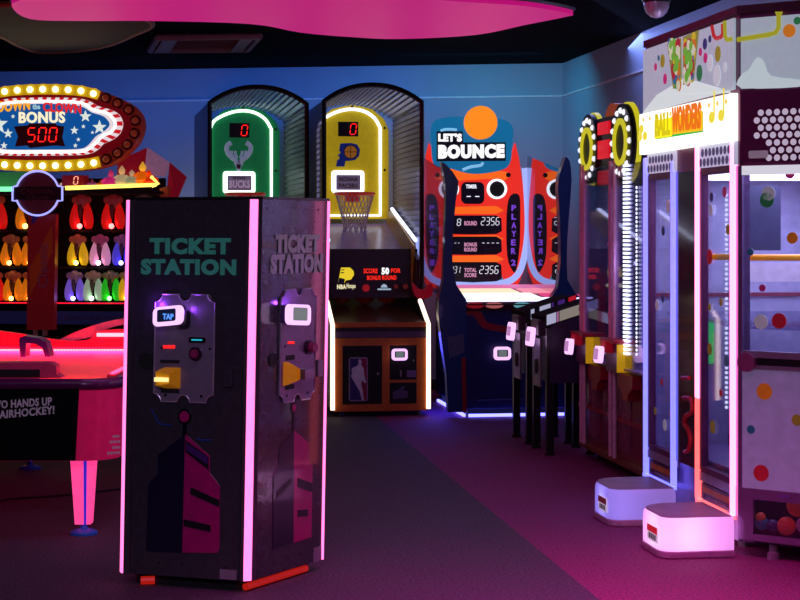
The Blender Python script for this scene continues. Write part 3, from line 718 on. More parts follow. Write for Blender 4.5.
MB().ptext(pS, 'CLOWN', 46, 102.5, 84, 112, .074, .008, .035, -.02).build('lettering', E('letter_red', (235, 36, 26), 0.95), clo, 'red lettering Clown')
MB().ptext(pS, 'BONUS', 22, 112.5, 68, 123.5, .076, .01, .035).build('lettering', E('letter_cream', (255, 240, 200), 1.0), clo, 'cream lettering Bonus')
def litband(sel):
    o_ = [pS.pix(x, y) for x, y in outer if 44 < x < 104 and sel(y)]; b_ = [pS.pix(x, y) for x, y in band if 44 < x < 104 and sel(y)]
    c0_ = pS.pix(45, 128)[0]
    mo = [(2 * c0_ - a, b) for a, b in o_]; mb = [(2 * c0_ - a, b) for a, b in b_]
    if sel(80): loop = list(reversed(mo)) + o_[1:] + list(reversed(b_)) + mb[1:]
    else: loop = o_ + mo[::-1][1:] + list(mb) + list(reversed(b_))[1:]
    return o_, b_, mo, mb
for sel in (lambda y: y < 128, lambda y: y > 128):
    o_, b_, mo, mb = litband(sel)
    for P1, P2 in ((o_, b_), (mo, mb)):
        n_ = min(len(P1), len(P2)); m = MB()
        rs = lambda P_: [P_[int(round(i * (len(P_) - 1) / 11))] for i in range(12)]
        A_, Bb = rs(P1), rs(P2)
        m.loft([[pS.pt(a, b, .041) for a, b in A_], [pS.pt(a, b, .041) for a, b in Bb], [pS.pt(a, b, .046) for a, b in Bb], [pS.pt(a, b, .046) for a, b in A_]], caps=False, closed=False)
        m.build('bulb_glow_band', E('bulb_glow_gold', (205, 158, 16), 0.75), clo, 'gold bulb glow painted on the sign rim')  # bulb light falling on the rim, drawn as a glowing gold strip
mid = smoothpts([(45, 89.8), (70, 90.3), (89, 92.5), (106, 98), (123, 105.5), (134, 114), (137.5, 125.5), (134, 138), (125, 148.5), (112, 157.7), (95, 163.3), (70, 165.5), (45, 166)], 3, False)
bl_ = resample(sgn_out(mid), 34)
BULB = E('lit_bulb', (255, 236, 150), 3.2); BULBD = M('unlit_bulb', (150, 60, 40), 0.3, em=(120, 40, 20), es=0.4)
HOLD = E('bulb_glow_cup', (226, 176, 20), 0.8)  # cups glow by themselves in place of light from the bulbs
c0 = pS.pix(45, 128)[0]
for a, b in bl_:
    lit = abs(a - c0) < .50
    o = MB().lathe((0, 0, 0), [(.0, 0)], 3) if False else None
    k = MB().disc(pS, a, b, .046, .04, .05, 18).build('bulb_socket', HOLD if lit else M('bulb_cup_dark', (90, 16, 18), 0.4), clo)
    MB().sph(pS.pt(a, b, .062), .027, u=12, v=8).build('bulb', BULB if lit else BULBD, k, smooth=True)

# ================================================================= basketball machines
R0_ = V(R); D0 = V(D)
def hoops(label, org, green, dy=0.0):
    yaw = YAW + dy; R = V((math.cos(yaw), math.sin(yaw), 0)); D = V((-R.y, R.x, 0))
    o3 = V((org.x, org.y, 0))
    root = thing('basketball_machine', label, 'basketball arcade machine', o3, yaw, 'basketball arcade machines against the back wall')
    ref = V(hoop_ref)
    def pl(y):                 # drawn plane at depth y of THIS machine, measured on the reference machine
        p = Pl(o3 + D * y, R); r_ = Pl(ref + D0 * y, R0_); p.pix = r_.pix
        return p
    p0 = pl(0)
    W = .40
    OR = M('orange_cabinet', (205, 106, 26), 0.45)
    MB().ob(p0, -W + .01, W - .01, .07, .75, -1.1, -.012, .01).build('cabinet', BLACK, root)
    MB().ob(p0, -W, W, .745, .785, -.3, .01, .008).build('front_bar', OR, root, 'orange front bar')
    f = MB()
    A0, A1 = -W + .01, W - .01
    def hb(y0, y1, x0=None, x1=None):
        b1 = p0.pix(380, y0)[1]; b0 = p0.pix(380, y1)[1]
        a0 = A0 if x0 is None else p0.pix(x0, 370)[0]; a1 = A1 if x1 is None else p0.pix(x1, 370)[0]
        f.ob(p0, a0, a1, b0, b1, -.012, .004)
    hb(338, 345.5); hb(404, 411); hb(345.5, 404, None, 342.5); hb(345.5, 404, 382, 389.5); hb(345.5, 404, 416.5, None); hb(380, 382.8, 389.5, 416.5)
    f.build('front_frame', OR, root, 'orange front frame')
    MB().pr(p0, 336, 332, 426, 337, -.02, .006).build('dark_band', M('mauve_band', (92, 66, 92), 0.5), root)
    d = MB().pr(p0, 343, 345.5, 381.5, 403.5, -.012, 0).build('door', BLACKM, root, 'black cabinet door')
    MB().disc(p0, *p0.pix(378, 373.5), .01, 0, .008, 10).build('door_lock', STEEL, d)
    # player-silhouette badge
    MB().pr(p0, 348.8, 357.3, 367.8, 401, 0, .003, .02).build('badge', M('badge_edge', (150, 135, 165), 0.5), d, 'blue and red badge with a pale player silhouette')
    MB().pp(p0, [(350, 400), (350, 358.5), (359, 358.5), (357, 372), (360, 386), (363, 400)], .003, .005).build('badge_blue', M('badge_blue', (40, 42, 110), 0.5), d)
    MB().pp(p0, [(363, 400), (359, 386), (360, 372), (358.5, 358.5), (366.7, 358.5), (366.7, 400)], .003, .005).build('badge_red', M('badge_red', (150, 24, 60), 0.5), d)
    MB().pp(p0, [(358.3, 360), (360, 359), (361.5, 361), (361, 364.5), (363.5, 368), (364.5, 376), (366, 382), (364.5, 383), (362, 380), (361, 384), (362.5, 390), (363.8, 400), (361.8, 400), (359.5, 391), (356.5, 386), (353, 380), (351, 376.5), (352, 372), (351.3, 370), (352.8, 367.5), (355.5, 366.5), (358.3, 364.5)], .005, .007).build('badge_player', WPAINT, d)
    d = MB().pr(p0, 389.5, 345.5, 416.5, 379.5, -.012, 0).build('coin_panel', BLACKM, root)
    reader(p0, 391, 348.5, 406.8, 360, root, SCREEN_GREY, .03)
    MB().pr(p0, 406.8, 370.5, 415.6, 377, 0, .012).build('sticker', M('lilac_sticker', (130, 105, 150), 0.5), d)
    m = MB().pr(p0, 400, 370, 401.5, 376.5, 0, .01); m.disc(p0, *p0.pix(413.5, 360.5), .008, 0, .008, 10); m.build('coin_slot', STEEL, d)
    d = MB().pr(p0, 389.5, 383, 416.5, 403.5, -.012, 0).build('ticket_panel', BLACKM, root)
    MB().pp(p0, [(392.5, 392), (398, 390), (403, 385.5), (405, 386.5), (403.5, 390), (408, 391.5), (407.5, 397.5), (400, 398.5), (393, 399)], 0, .003).build('panel_print', M('mauve_print', (88, 76, 110), 0.5), d)
    ft = MB()
    for x in (-W + .07, W - .07):
        for y in (.07, 1.0): MB().cyl(p0.pt(x, 0, -y), p0.pt(x, .07, -y), .03, .02, 12).build('foot', BLACK, root)
    # side panels with glowing edge
    LW = E('warm_white_led', (255, 226, 205), 1.9)
    prof = [(.07, -.0), (.77, 0), (.95, .45), (1.30, .50), (1.76, 1.95), (1.76, 2.25), (.07, 2.25)]
    for sx in (-1, 1):
        MB().loft([[p0.pt(sx * (W - .012), z, -y) for z, y in prof], [p0.pt(sx * (W + .02), z, -y) for z, y in prof]]).build('side_panel', M('navy_side', (14, 14, 34), 0.35), root)
        MB().tube([p0.pt(sx * (W + .004), z, -y + .015) for z, y in ((.06, 0), (.77, 0), (.95, .44))], .019, n=8).build('edge_light', LW, root, 'warm white edge light')
        MB().tube([p0.pt(sx * (W - .02), z, -y) for z, y in ((1.47, .52), (1.76, 1.93))], .017, n=8).build('edge_light', E('cool_white_led', (215, 220, 255), 1.9), root, 'cool white edge light')
        MB().loft([[p0.pt(sx * (W - .018), z, -y) for z, y in ((1.42, .55), (1.74, 1.95), (1.74, 2.2), (1.1, 2.2), (1.1, .7))], [p0.pt(sx * (W - .03), z, -y) for z, y in ((1.42, .55), (1.74, 1.95), (1.74, 2.2), (1.1, 2.2), (1.1, .7))]]).build('inner_panel', M('gold_panel', (205, 160, 40), 0.35), root)
    # ramp, back slope
    MB().loft([[p0.pt(a, z, -y) for a, y, z in ((-W + .02, .0, .75), (W - .02, .0, .75), (W - .02, 1.9, .98), (-W + .02, 1.9, .98))], [p0.pt(a, z, -y) for a, y, z in ((-W + .02, .0, .775), (W - .02, .0, .775), (W - .02, 1.9, 1.0), (-W + .02, 1.9, 1.0))]]).build('ball_ramp', M('ramp_wood', (92, 58, 46), 0.3), root)
    MB().loft([[p0.pt(a, z, -y) for a, y, z in ((-W + .03, .85, 1.28), (W - .03, .85, 1.28), (W - .03, 2.2, 1.60), (-W + .03, 2.2, 1.60))], [p0.pt(a, z, -y) for a, y, z in ((-W + .03, .85, 1.30), (W - .03, .85, 1.30), (W - .03, 2.2, 1.62), (-W + .03, 2.2, 1.62))]]).build('back_slope', M('lavender_slope', (150, 116, 205), 0.25), root)
    # score panel
    ps = pl(.72)
    MB().pr(ps, 330.5, 249, 417.5, 297.5, -.10, 0).build('score_panel', M('score_black', (9, 9, 13), 0.25), root)
    if not green:
        MB().ptext(ps, 'SCORE', 363.5, 268.5, 377.5, 273.3, .002, .003, .03).ptext(ps, 'FOR', 391, 268.3, 400.5, 272.8, .002, .003, .03).ptext(ps, 'BONUS', 367, 275.5, 380.5, 280, .002, .003, .03).ptext(ps, 'ROUND', 382, 275.3, 396.5, 279.8, .002, .003, .03).build('score_text', E('red_text', (255, 40, 20), 1.1), root)
        MB().ptext(ps, '50', 381.5, 267.5, 389, 274.5, .002, .003, .05).build('score_number', E('white_text', (255, 255, 255), 1.2), root)
        MB().pp(ps, [(338, 283), (341, 267.5), (350, 267.5), (353.5, 271), (354, 275), (351, 279.5), (345.5, 280.5), (344.5, 283)], .001, .004).build('logo', E('logo_yellow', (240, 210, 40), 0.9), root, 'yellow letter P emblem')
        MB().pp(ps, [(338, 283), (339.2, 277.5), (344.8, 279), (344.2, 283)], .004, .006).pp(ps, [(341, 269.5), (344.5, 269.3), (344.2, 270.2), (341, 270.4)], .004, .006).pp(ps, [(340.8, 272.3), (344, 272), (344, 273), (340.6, 273.3)], .004, .006).build('logo_mark', M('logo_blue', (30, 40, 90), 0.5), root)
        MB().ptext(ps, 'NBA', 337, 284.5, 346, 289, .002, .003, .05).ptext(ps, 'Hoops', 346.5, 283.5, 355.5, 289.5, .002, .003, .03).build('logo_text', E('cream_text', (250, 240, 190), 0.9), root)
        MB().disc(ps, *ps.pix(366, 288), .033, .001, .004, 20).build('ball_icon', E('dark_red_icon', (150, 16, 24), 0.7), root)
        MB().disc(ps, *ps.pix(396, 286.5), .02, .001, .004, 16).disc(ps, *ps.pix(405.5, 286.5), .024, .001, .004, 16).build('ball_icon', E('dim_red_icon', (86, 18, 16), 0.6), root)
        MB().pp(ps, [(380.5, 287.5), (382, 285), (384, 284), (386.5, 285), (387.5, 287.5)], .001, .004).pr(ps, 377.5, 288.5, 391, 290, .001, .003).build('cloud_icon', E('pale_icon', (170, 190, 215), 0.8), root)
    else:
        MB().pseg(ps, '50', 368, 262, 392, 280, .002, .003).build('score_number', REDLED, root)
    # cage: arched frame and rods running back
    pa = pl(.46); pb = pl(2.24)
    aw = .425; zs = 2.665; zk = 2.81
    def arch(w, zs_, zk_, n=14):
        c = []
        for i in range(n + 1):
            t = -1 + 2 * i / n
            c.append((w * t, zs_ + (zk_ - zs_) * (1 - abs(t) ** 2.2)))
        return c
    ar = arch(aw, zs, zk)
    fr_ = MB().tube([pa.pt(-aw, .9, 0)] + [pa.pt(a, b) for a, b in ar] + [pa.pt(aw, .9, 0)], .022, n=8)
    fr_.build('arch_frame', BLACK, root, 'black arched front frame', smooth=True)
    cg = MB()
    for t in range(24):
        z = 1.50 + (zs - 1.50) * t / 24
        for sx in (-1, 1): cg.tube([pa.pt(sx * aw, z), pb.pt(sx * aw, z)], .007, n=4)
    ar2 = arch(aw, zs, zk, 20)
    for a, b in ar2: cg.tube([pa.pt(a, b), pb.pt(a, b - .05)], .007, n=4)
    cg.build('cage', M('cage_metal', (96, 96, 116), 0.45, 0.4), root, 'grey barred cage roof and sides')
    m = MB()
    for sx in (-1, 1):
        m.ob(Pl(pa.pt(sx * (aw + .012), 0), -D), -1.78, 0, 1.5, zs, -.004, .004)
    pts_ = [pa.pt(a, b + .012) for a, b in ar2]; pt2 = [pb.pt(a, b - .038) for a, b in ar2]
    m.loft([pts_, pt2], caps=False, closed=False)
    m.build('cage_mesh', glass('dark_mesh', (165, 160, 178), 0.05, 0.3), root)
    # backboard
    BC = M('board_green', (18, 120, 72), 0.4, em=(10, 92, 50), es=0.55) if green else M('board_yellow', (205, 178, 30), 0.4, em=(178, 148, 14), es=0.55)
    ins = [(388.5, 219), (388.5, 130), (384, 119), (372, 109), (352, 104.5), (332, 109), (320, 119), (316, 130), (316, 219)]
    MB().pp(pb, ins, -.03, 0).build('backboard', BC, root, ('green' if green else 'yellow') + ' arched backboard')
    nl = E('board_neon_green', (226, 255, 232), 2.0) if green else E('board_neon_blue', (225, 228, 255), 2.0)
    nt_ = [(380, 215.5), (380, 128), (374, 118), (364, 111.5), (352, 109.3), (340, 111), (329, 115.5), (321.5, 121), (318, 130), (318, 215.5)]
    MB().tube([pb.pt(a, b, .02) for a, b in [pb.pix(x, y) for x, y in smoothpts(nt_[1:9], 3, False)]][:0] + [pb.pt(*pb.pix(*p), .02) for p in [nt_[0]] + smoothpts(nt_[1:9], 3, False) + [nt_[9]]], .015, True, 8).build('board_neon', nl, root, 'white neon outline')
    MB().pr(pb, 338, 121.8, 358, 136.5, 0, .02).build('digit_box', BLACK, root)
    MB().pseg(pb, '0', 348.5, 124, 357, 134.5, .02, .006).build('digit', REDLED, root, 'red digit 0')
    MB().pr(pb, 331.5, 170.5, 364, 193, 0, .02, .03).build('target_frame', nl, root, 'glowing white target frame')
    MB().pr(pb, 336, 175, 360, 190, .02, .026, .01).build('target_face', M('target_grey', (128, 112, 140), 0.5, em=(100, 84, 110), es=0.6), root)
    TD = M('target_print', (70, 34, 48), 0.5)
    if green:
        MB().ptext(pb, 'MILWAUKEE', 341.5, 176, 354, 178.6, .026, .004, .03).build('target_small_text', TD, root)
        MB().ptext(pb, 'BUCKS', 337.5, 179.5, 358.5, 187.5, .026, .004, .05).build('target_text', M('target_white', (215, 200, 215), 0.5, em=(150, 130, 150), es=0.6), root)
        AN = M('antler_grey', (165, 170, 190), 0.5, em=(110, 114, 134), es=0.6)
        m = MB()
        for s_ in (-1, 1):
            X = lambda x: 347.3 + s_ * x
            m.tube([pb.pt(*pb.pix(x, y), .004) for x, y in smoothpts([(X(2.2), 159.5), (X(6), 157.5), (X(10), 153.5), (X(12.2), 148), (X(11), 144), (X(7.5), 141.6)], 3, False)], .024, n=6)
            m.tube([pb.pt(*pb.pix(x, y), .004) for x, y in smoothpts([(X(4.8), 157.8), (X(7), 153.5), (X(7), 149.8)], 3, False)], .015, n=6)
            m.tube([pb.pt(*pb.pix(x, y), .004) for x, y in smoothpts([(X(1.4), 157), (X(3.4), 153), (X(3.2), 150)], 3, False)], .014, n=6)
        m.pp(pb, [(343.3, 159), (351.3, 159), (352.2, 163), (349.6, 166.5), (349, 171), (345.6, 171), (345, 166.5), (342.4, 163)], .002, .01)
        m.build('antler_emblem', AN, root, 'grey antlered deer head emblem')
        MB().pp(pb, [(345, 163.5), (349.6, 163.5), (348.9, 168), (345.7, 168)], .01, .014).build('emblem_face', M('emblem_maroon', (110, 40, 60), 0.5), root)
        MB().pp(pb, [(346, 159.5), (348.6, 159.5), (348.3, 163), (346.3, 163)], .01, .014).build('emblem_blaze', WPAINT, root)
    else:
        MB().ptext(pb, 'INDIANA', 338.5, 177, 357.5, 181.5, .026, .004, .03).ptext(pb, 'PACERS', 338.5, 183.5, 357.5, 188, .026, .004, .03).build('target_text', TD, root)
        MB().pp(pb, [(335.8, 166.5), (337.3, 159.5), (339, 159.5), (339.5, 156.5), (338, 156.5), (338.4, 154), (340, 154), (340.4, 151.3), (338.9, 151.3), (340.3, 143.5), (351, 143), (357, 144.5), (360, 149.5), (359, 156), (355, 160), (349, 161), (345.5, 161), (344.3, 166.5)], .001, .008).build('logo', M('logo_navy', (22, 40, 120), 0.4, em=(16, 34, 110), es=0.4), root, 'navy letter P emblem with an orange ball')
        MB().disc(pb, *pb.pix(350.5, 152), .066, .008, .014, 24).build('logo_ball', M('logo_orange', (214, 140, 40), 0.5, em=(170, 100, 20), es=0.4), root)
        m = MB()
        c_ = pb.pix(350.5, 152)
        m.ring(pb, c_[0], c_[1], .067, .06, .014, .016, 24)
        m.ob(pb, c_[0] - .06, c_[0] + .06, c_[1] - .003, c_[1] + .003, .014, .016)
        m.ob(pb, c_[0] - .003, c_[0] + .003, c_[1] - .06, c_[1] + .06, .014, .016)
        m.build('logo_seam', M('logo_seam', (90, 50, 50), 0.5), root)
    for x, y in ((384.5, 128), (384.5, 170), (352, 106.8)):
        MB().disc(pb, *pb.pix(x, y), .012, 0, .01, 10).build('board_bolt', BLACK, root)
    # hoop and net
    hc = pb.pt(pb.pix(351.5, 194)[0], 1.905, .25); hr = .185
    circ = lambda r, z, n: [hc + (R * math.cos(2 * PI * i / n) - D * math.sin(2 * PI * i / n)) * r + V((0, 0, z)) for i in range(n)]
    RIM = M('rim_red', (220, 60, 40), 0.35, em=(150, 24, 14), es=0.4)
    MB().tube(circ(hr, 0, 28), .014, True, 8).build('rim', RIM, root, 'orange-red hoop rim', smooth=True)
    MB().ob(pb, pb.pix(351.5, 194)[0] - .07, pb.pix(351.5, 194)[0] + .07, 1.83, 1.92, 0, .07).build('rim_bracket', RIM, root)
    nt = MB(); n = 12; L = [(0, 1.0), (-.10, .84), (-.20, .70), (-.29, .60), (-.37, .55)]
    for k in range(n):
        for dr in (1, -1):
            pts = [hc + (R * math.cos(2 * PI * (k + dr * j * .5) / n) - D * math.sin(2 * PI * (k + dr * j * .5) / n)) * hr * q_ + V((0, 0, z)) for j, (z, q_) in enumerate(L)]
            nt.tube(pts, .0055, n=5)
    nt.build('net', M('net_cord', (235, 215, 210), 0.7), root, 'white cord net')
    return p0, pl
hoop_ref = fl(380.5, 410.5, 0.05); hoop_ref.z = 0
h2 = V(hoop_ref)
aY_ = 15.05
ax = at(258, 231, aY_)
h1 = V((ax.x, ax.y, 0)) - D * .46 + V((0.02, 0, 0))
hoops('green-board basketball machine standing farther left behind the ticket kiosk', h1, True, math.radians(2.0))
p0h, plh = hoops('yellow-board basketball machine with hoop and orange cabinet, right of the kiosk', h2, False)
def basketball(px, py, y, lab):
    pl_ = plh(y); a, b = pl_.pix(px, py); r = .097
    zz = .775 + .225 * y / 1.9 + r + .004
    p = pl_.pt(a, zz)
    o = rebase(MB().sph(p, r, u=24, v=16).build('basketball', M('basketball_rubber', (205, 72, 44), 0.55), None, smooth=True), p)
    tag(o, lab, 'basketball', 'basketballs in the yellow machine')
    m = MB()
    for ax_ in (V((1, 0, 0)), V((0, 0, 1)), V((.7, .7, 0))):
        x = ax_.orthogonal().normalized(); yv = ax_.cross(x).normalized()
        m.tube([p + (x * math.cos(2 * PI * i / 24) + yv * math.sin(2 * PI * i / 24)) * (r + .0005) for i in range(24)], .0025, True, 4)
    _W[o.name] = Matrix.Translation(p)
    m.build('seam', BLACK, o)
basketball(341, 297, 1.0, 'leftmost of the three basketballs under the score panel')
basketball(365, 297, 1.0, 'middle of the three basketballs under the score panel')
basketball(387, 297, 1.0, 'rightmost of the three basketballs under the score panel')

# ================================================================= bouncing ball game
bo = fl(520, 417, 0); bo.z = 0
bou = thing('ball_bounce_game', 'wide ball bounce game with glowing orange-red score board and navy cabinet', 'arcade game', bo + D * .7, YAW)
pf0 = Pl(bo, R)
pbk = Pl(bo + D * 1.5, R)
NAVY = M('navy_cabinet', (18, 56, 110), 0.35, coat=0.3)
NAVY2 = M('navy_front', (22, 30, 92), 0.4)
x0f = pf0.pix(466, 400)[0]; x1f = pf0.pix(592, 400)[0]
zd = pf0.pix(520, 300)[1]
MB().ob(pf0, x0f, x1f, .07, zd - .03, -1.48, 0, .01).build('cabinet', NAVY2, bou)
MB().ob(pf0, x0f + .02, x1f - .02, 0, .08, -1.4, -.05).build('plinth', BLACKM, bou)
# door outline and swoosh on the front
m = MB()
for q0_, q1_ in (((477, 322), (477, 400)), ((477, 400), (560, 398))): m.tube([pf0.pt(*pf0.pix(*q0_), .002), pf0.pt(*pf0.pix(*q1_), .002)], .004, n=5)
m.build('door_outline', M('door_line', (30, 36, 84), 0.5), bou)
MB().pp(pf0, smoothpts([(466, 309), (480, 311), (487, 322), (505, 326), (524, 330), (524, 335), (503, 332), (483, 328), (474, 316), (466, 315)], 3), .0, .004).build('swoosh', M('red_print', (150, 14, 30), 0.4), bou, 'dark red swoosh')
reader(pf0, 492.5, 346.5, 509.5, 359.5, bou, SCREEN_GREY, .04)
# button strip under the deck
MB().loft([[pf0.pt(a, b, h) for a, b, h in ((x0f, zd - .085, .0), (x1f, zd - .085, .0), (x1f, zd - .03, -.02), (x0f, zd - .03, -.02))], [pf0.pt(a, b, h) for a, b, h in ((x0f, zd - .085, .03), (x1f, zd - .085, .03), (x1f, zd - .03, .05), (x0f, zd - .03, .05))]]).build('control_strip', M('strip_maroon', (60, 14, 30), 0.4), bou)
for x, c in ((475, (150, 20, 30)), (494, (205, 110, 110)), (522, (110, 190, 200)), (547, (200, 170, 120)), (566, (180, 60, 80))):
    pq = pf0.off(.03)
    MB().disc(pq, *pq.pix(x, 305.3), .075, .0, .016, 22, .34).build('control_button', E('button_%d_%d' % (c[0], c[1]), c, 0.55), bou)
# deck
zbk = pbk.pix(475, 285)[1]
zdk = lambda y: zd + (zbk - zd) * y / 1.5
DECKM = M('deck_white', (240, 235, 238), 0.3, em=(255, 244, 236), es=0.9)
MB().loft([[pf0.pt(a, z, -y) for a, y, z in ((x0f, 0, zd - .02), (x1f, 0, zd - .02), (x1f, 1.5, zbk - .02), (x0f, 1.5, zbk - .02))], [pf0.pt(a, z, -y) for a, y, z in ((x0f, 0, zd), (x1f, 0, zd), (x1f, 1.5, zbk), (x0f, 1.5, zbk))]]).build('deck', M('deck_base', (120, 70, 100), 0.3), bou)
for y0, y1, a0, a1, c, s_ in ((.06, .55, .02, .62, (255, 248, 240), 1.3), (.62, 1.0, .05, .55, (255, 225, 190), 1.1), (1.05, 1.4, .1, .9, (235, 120, 180), .8), (.1, .5, .68, .98, (225, 60, 130), .9), (.6, 1.0, .6, .98, (255, 150, 170), .9)):
    A0 = x0f + (x1f - x0f) * a0; A1 = x0f + (x1f - x0f) * a1
    MB().loft([[pf0.pt(a, zdk(y) + .001, -y) for a, y in ((A0, y0), (A1, y0), (A1, y1), (A0, y1))], [pf0.pt(a, zdk(y) + .012, -y) for a, y in ((A0, y0), (A1, y0), (A1, y1), (A0, y1))]]).build('deck_light', E('deck_%d_%d' % (c[1], c[2]), c, s_), bou)
MB().tube([pf0.pt(x0f, zd + .005, .012), pf0.pt(x1f, zd + .005, .012)], .017, n=8).build('deck_edge_light', E('cool_white_led', (215, 220, 255), 1.9), bou)
# score board
RB = E('board_red', (236, 44, 30), 0.95); ORB = E('board_orange', (255, 104, 22), 0.95); DK = M('score_window', (26, 8, 30), 0.25)
def mirror(pts, c=472.5): return pts + [(2 * c - x, y) for x, y in reversed(pts)]
body = mirror([(472.5, 160), (510, 160), (515.5, 143), (519, 158), (523, 185), (526, 215), (526, 245), (524, 270), (517, 288), (472.5, 290)])
MB().pp(pbk, body, -.06, 0).build('score_board', RB, bou, 'glowing red score board')
# pale frame around the lower rim of the board
fr1 = [(525.5, 240), (524, 262), (517, 278), (506, 284), (490, 286)]
for s_ in (0, 1):
    pts = smoothpts([(x if not s_ else 945 - x, y) for x, y in [(524.5, 168), (527, 200), (527.5, 230), (524, 257), (517, 275), (503, 283), (472.5, 286)]], 4, False)
    MB().tube([pbk.pt(*pbk.pix(x, y), .01) for x, y in pts], .03, n=8).build('board_frame', E('pale_blue_frame', (165, 180, 255), 1.0), bou)
MB().pp(pbk, [(440, 284), (446, 272), (472.5, 279), (500, 272), (505, 284), (472.5, 289)], 0, .008).build('board_foot', E('teal_foot', (90, 150, 190), 0.6), bou)
for y0, y1 in ((207, 214), (236, 242), (256, 262.5)):
    MB().pp(pbk, [(449, y0), (496, y0 - 1), (504, (y0 + y1) / 2), (496, y1), (449, y1), (441, (y0 + y1) / 2)], 0, .006).build('board_stripe', ORB, bou)
MB().pp(pbk, smoothpts([(434, 178), (446, 170), (460, 169), (485, 173), (500, 171), (510, 174), (503, 181), (490, 179), (470, 180), (450, 181)], 3), 0, .012).build('board_flare', ORB, bou)
# blue crest with title
crest = smoothpts([(432, 124), (446, 117.5), (472, 117), (497, 118.5), (511.5, 126), (511.5, 145), (509, 164), (498, 171), (472, 174), (448, 168), (434, 165), (431, 145)], 4)
MB().pp(pbk, crest, .0, .03).build('crest', E('crest_blue', (16, 108, 160), 0.85), bou, 'blue title crest')
MB().tube([pbk.pt(*pbk.pix(x, y), .036) for x, y in smoothpts([(440, 131), (446, 129.5), (456, 130)], 3, False)], .012, n=6).tube([pbk.pt(*pbk.pix(x, y), .036) for x, y in smoothpts([(462, 170), (470, 167), (480, 165.5), (482, 162.5)], 3, False)], .014, n=6).build('crest_glint', E('crest_glint', (130, 190, 235), 0.9), bou)
MB().pp(pbk, [(436, 131.5), (462, 131.5), (462.5, 142.5), (505, 142.5), (505, 161), (436, 161.5)], .03, .036).build('title_backing', M('title_black', (16, 14, 34), 0.4), bou)
MB().ptext(pbk, "LET'S", 437.5, 133.5, 461, 142, .036, .014, .06).ptext(pbk, 'BOUNCE', 437.5, 145, 503.5, 159.5, .036, .014, .075, .012).build('title', E('title_white', (255, 252, 255), 1.1), bou, "white LET'S BOUNCE title")
MB().disc(pbk, *pbk.pix(479.5, 123), .153, .03, .075, 40).build('crest_ball', E('orange_ball', (255, 138, 20), 1.0), bou, 'big orange ball')
MB().disc(pbk, *pbk.pix(470, 123), .0, .0, .0, 3).build('crest_ball_mark', ORB, bou) if False else None
# windows with readouts
WT = E('white_readout', (240, 240, 255), 1.1); PKT = E('pink_readout', (225, 150, 190), 0.9)
MB().pr(pbk, 461, 182, 484, 204, 0, .016, .05).build('readout_window', DK, bou)
MB().ptext(pbk, 'TIMER', 465.5, 184.5, 476.5, 188.5, .016, .003, .04).pseg(pbk, '--', 464, 192, 481, 201, .016, .003).build('readout', WT, bou)
for y0, y1 in ((215.5, 234), (236.5, 254.5), (262, 281.5)):
    MB().pp(pbk, smoothpts(mirror([(472.5, y0), (496, y0), (501, y0 + 3), (501.5, y1 - 3), (496, y1), (472.5, y1 + .5)]), 1), .006, .016).build('readout_window', DK, bou)
MB().pseg(pbk, '8', 456, 219, 461, 225.5, .016, .003).pseg(pbk, '2356', 480, 217.5, 499.5, 225, .016, .003).build('readout', WT, bou)
MB().ptext(pbk, 'ROUND', 464, 221, 476.5, 225.5, .016, .003, .03).build('readout_label', PKT, bou)
MB().pseg(pbk, '--', 453, 240, 460, 246, .016, .003).pseg(pbk, '----', 480.5, 240, 499.5, 246, .016, .003).build('readout', WT, bou)
MB().ptext(pbk, 'BONUS', 464, 242.5, 476.5, 246.5, .016, .003, .03).ptext(pbk, 'ROUND', 464, 247.5, 476.5, 251.5, .016, .003, .03).build('readout_label', PKT, bou)
MB().pseg(pbk, '931', 450, 266.5, 460, 273, .016, .003).pseg(pbk, '2356', 478.5, 266, 498.5, 273.5, .016, .003).build('readout', WT, bou)
MB().ptext(pbk, 'TOTAL', 464, 268, 476, 272, .016, .003, .03).ptext(pbk, 'SCORE', 464, 273, 476, 277, .016, .003, .03).build('readout_label', PKT, bou)
for i, (s_, num) in enumerate(((1, '2'), (-1, '1'))):
    X = lambda x: x if s_ > 0 else 945 - x
    pts = smoothpts([(X(510), 196), (X(519), 195.5), (X(520), 215), (X(519.5), 245), (X(516), 270), (X(512), 270), (X(507), 255), (X(506.5), 215)], 3)
    MB().pp(pbk, pts, 0, .012).build('player_panel', DK, bou)
    m = MB()
    for k, chr_ in enumerate('PLAYER' + num):
        y = 205 + k * 8.6 + (3 if k == 6 else 0); x = X(513.5 - (0.4 if k > 3 else 0))
        m.ptext(pbk, chr_, x - 2.3, y, x + 2.3, y + 6, .012, .004, .03)
    m.build('player_lettering', E('violet_text', (128, 70, 220), 0.9), bou, 'vertical purple PLAYER %s lettering' % num)
    c_ = pbk.pix(X(496.5), 189)
    MB().disc(pbk, c_[0], c_[1], .075, 0, .02).build('target_hole', BLACKM, bou)
    MB().ring(pbk, c_[0], c_[1], .092, .072, .0, .035).build('target_ring', E('white_ring', (235, 240, 255), 1.4), bou, 'glowing white ring')
    MB().disc(pbk, *pbk.pix(X(508), 175), .022, .012, .02, 14).build('board_knob', BLACKM, bou)
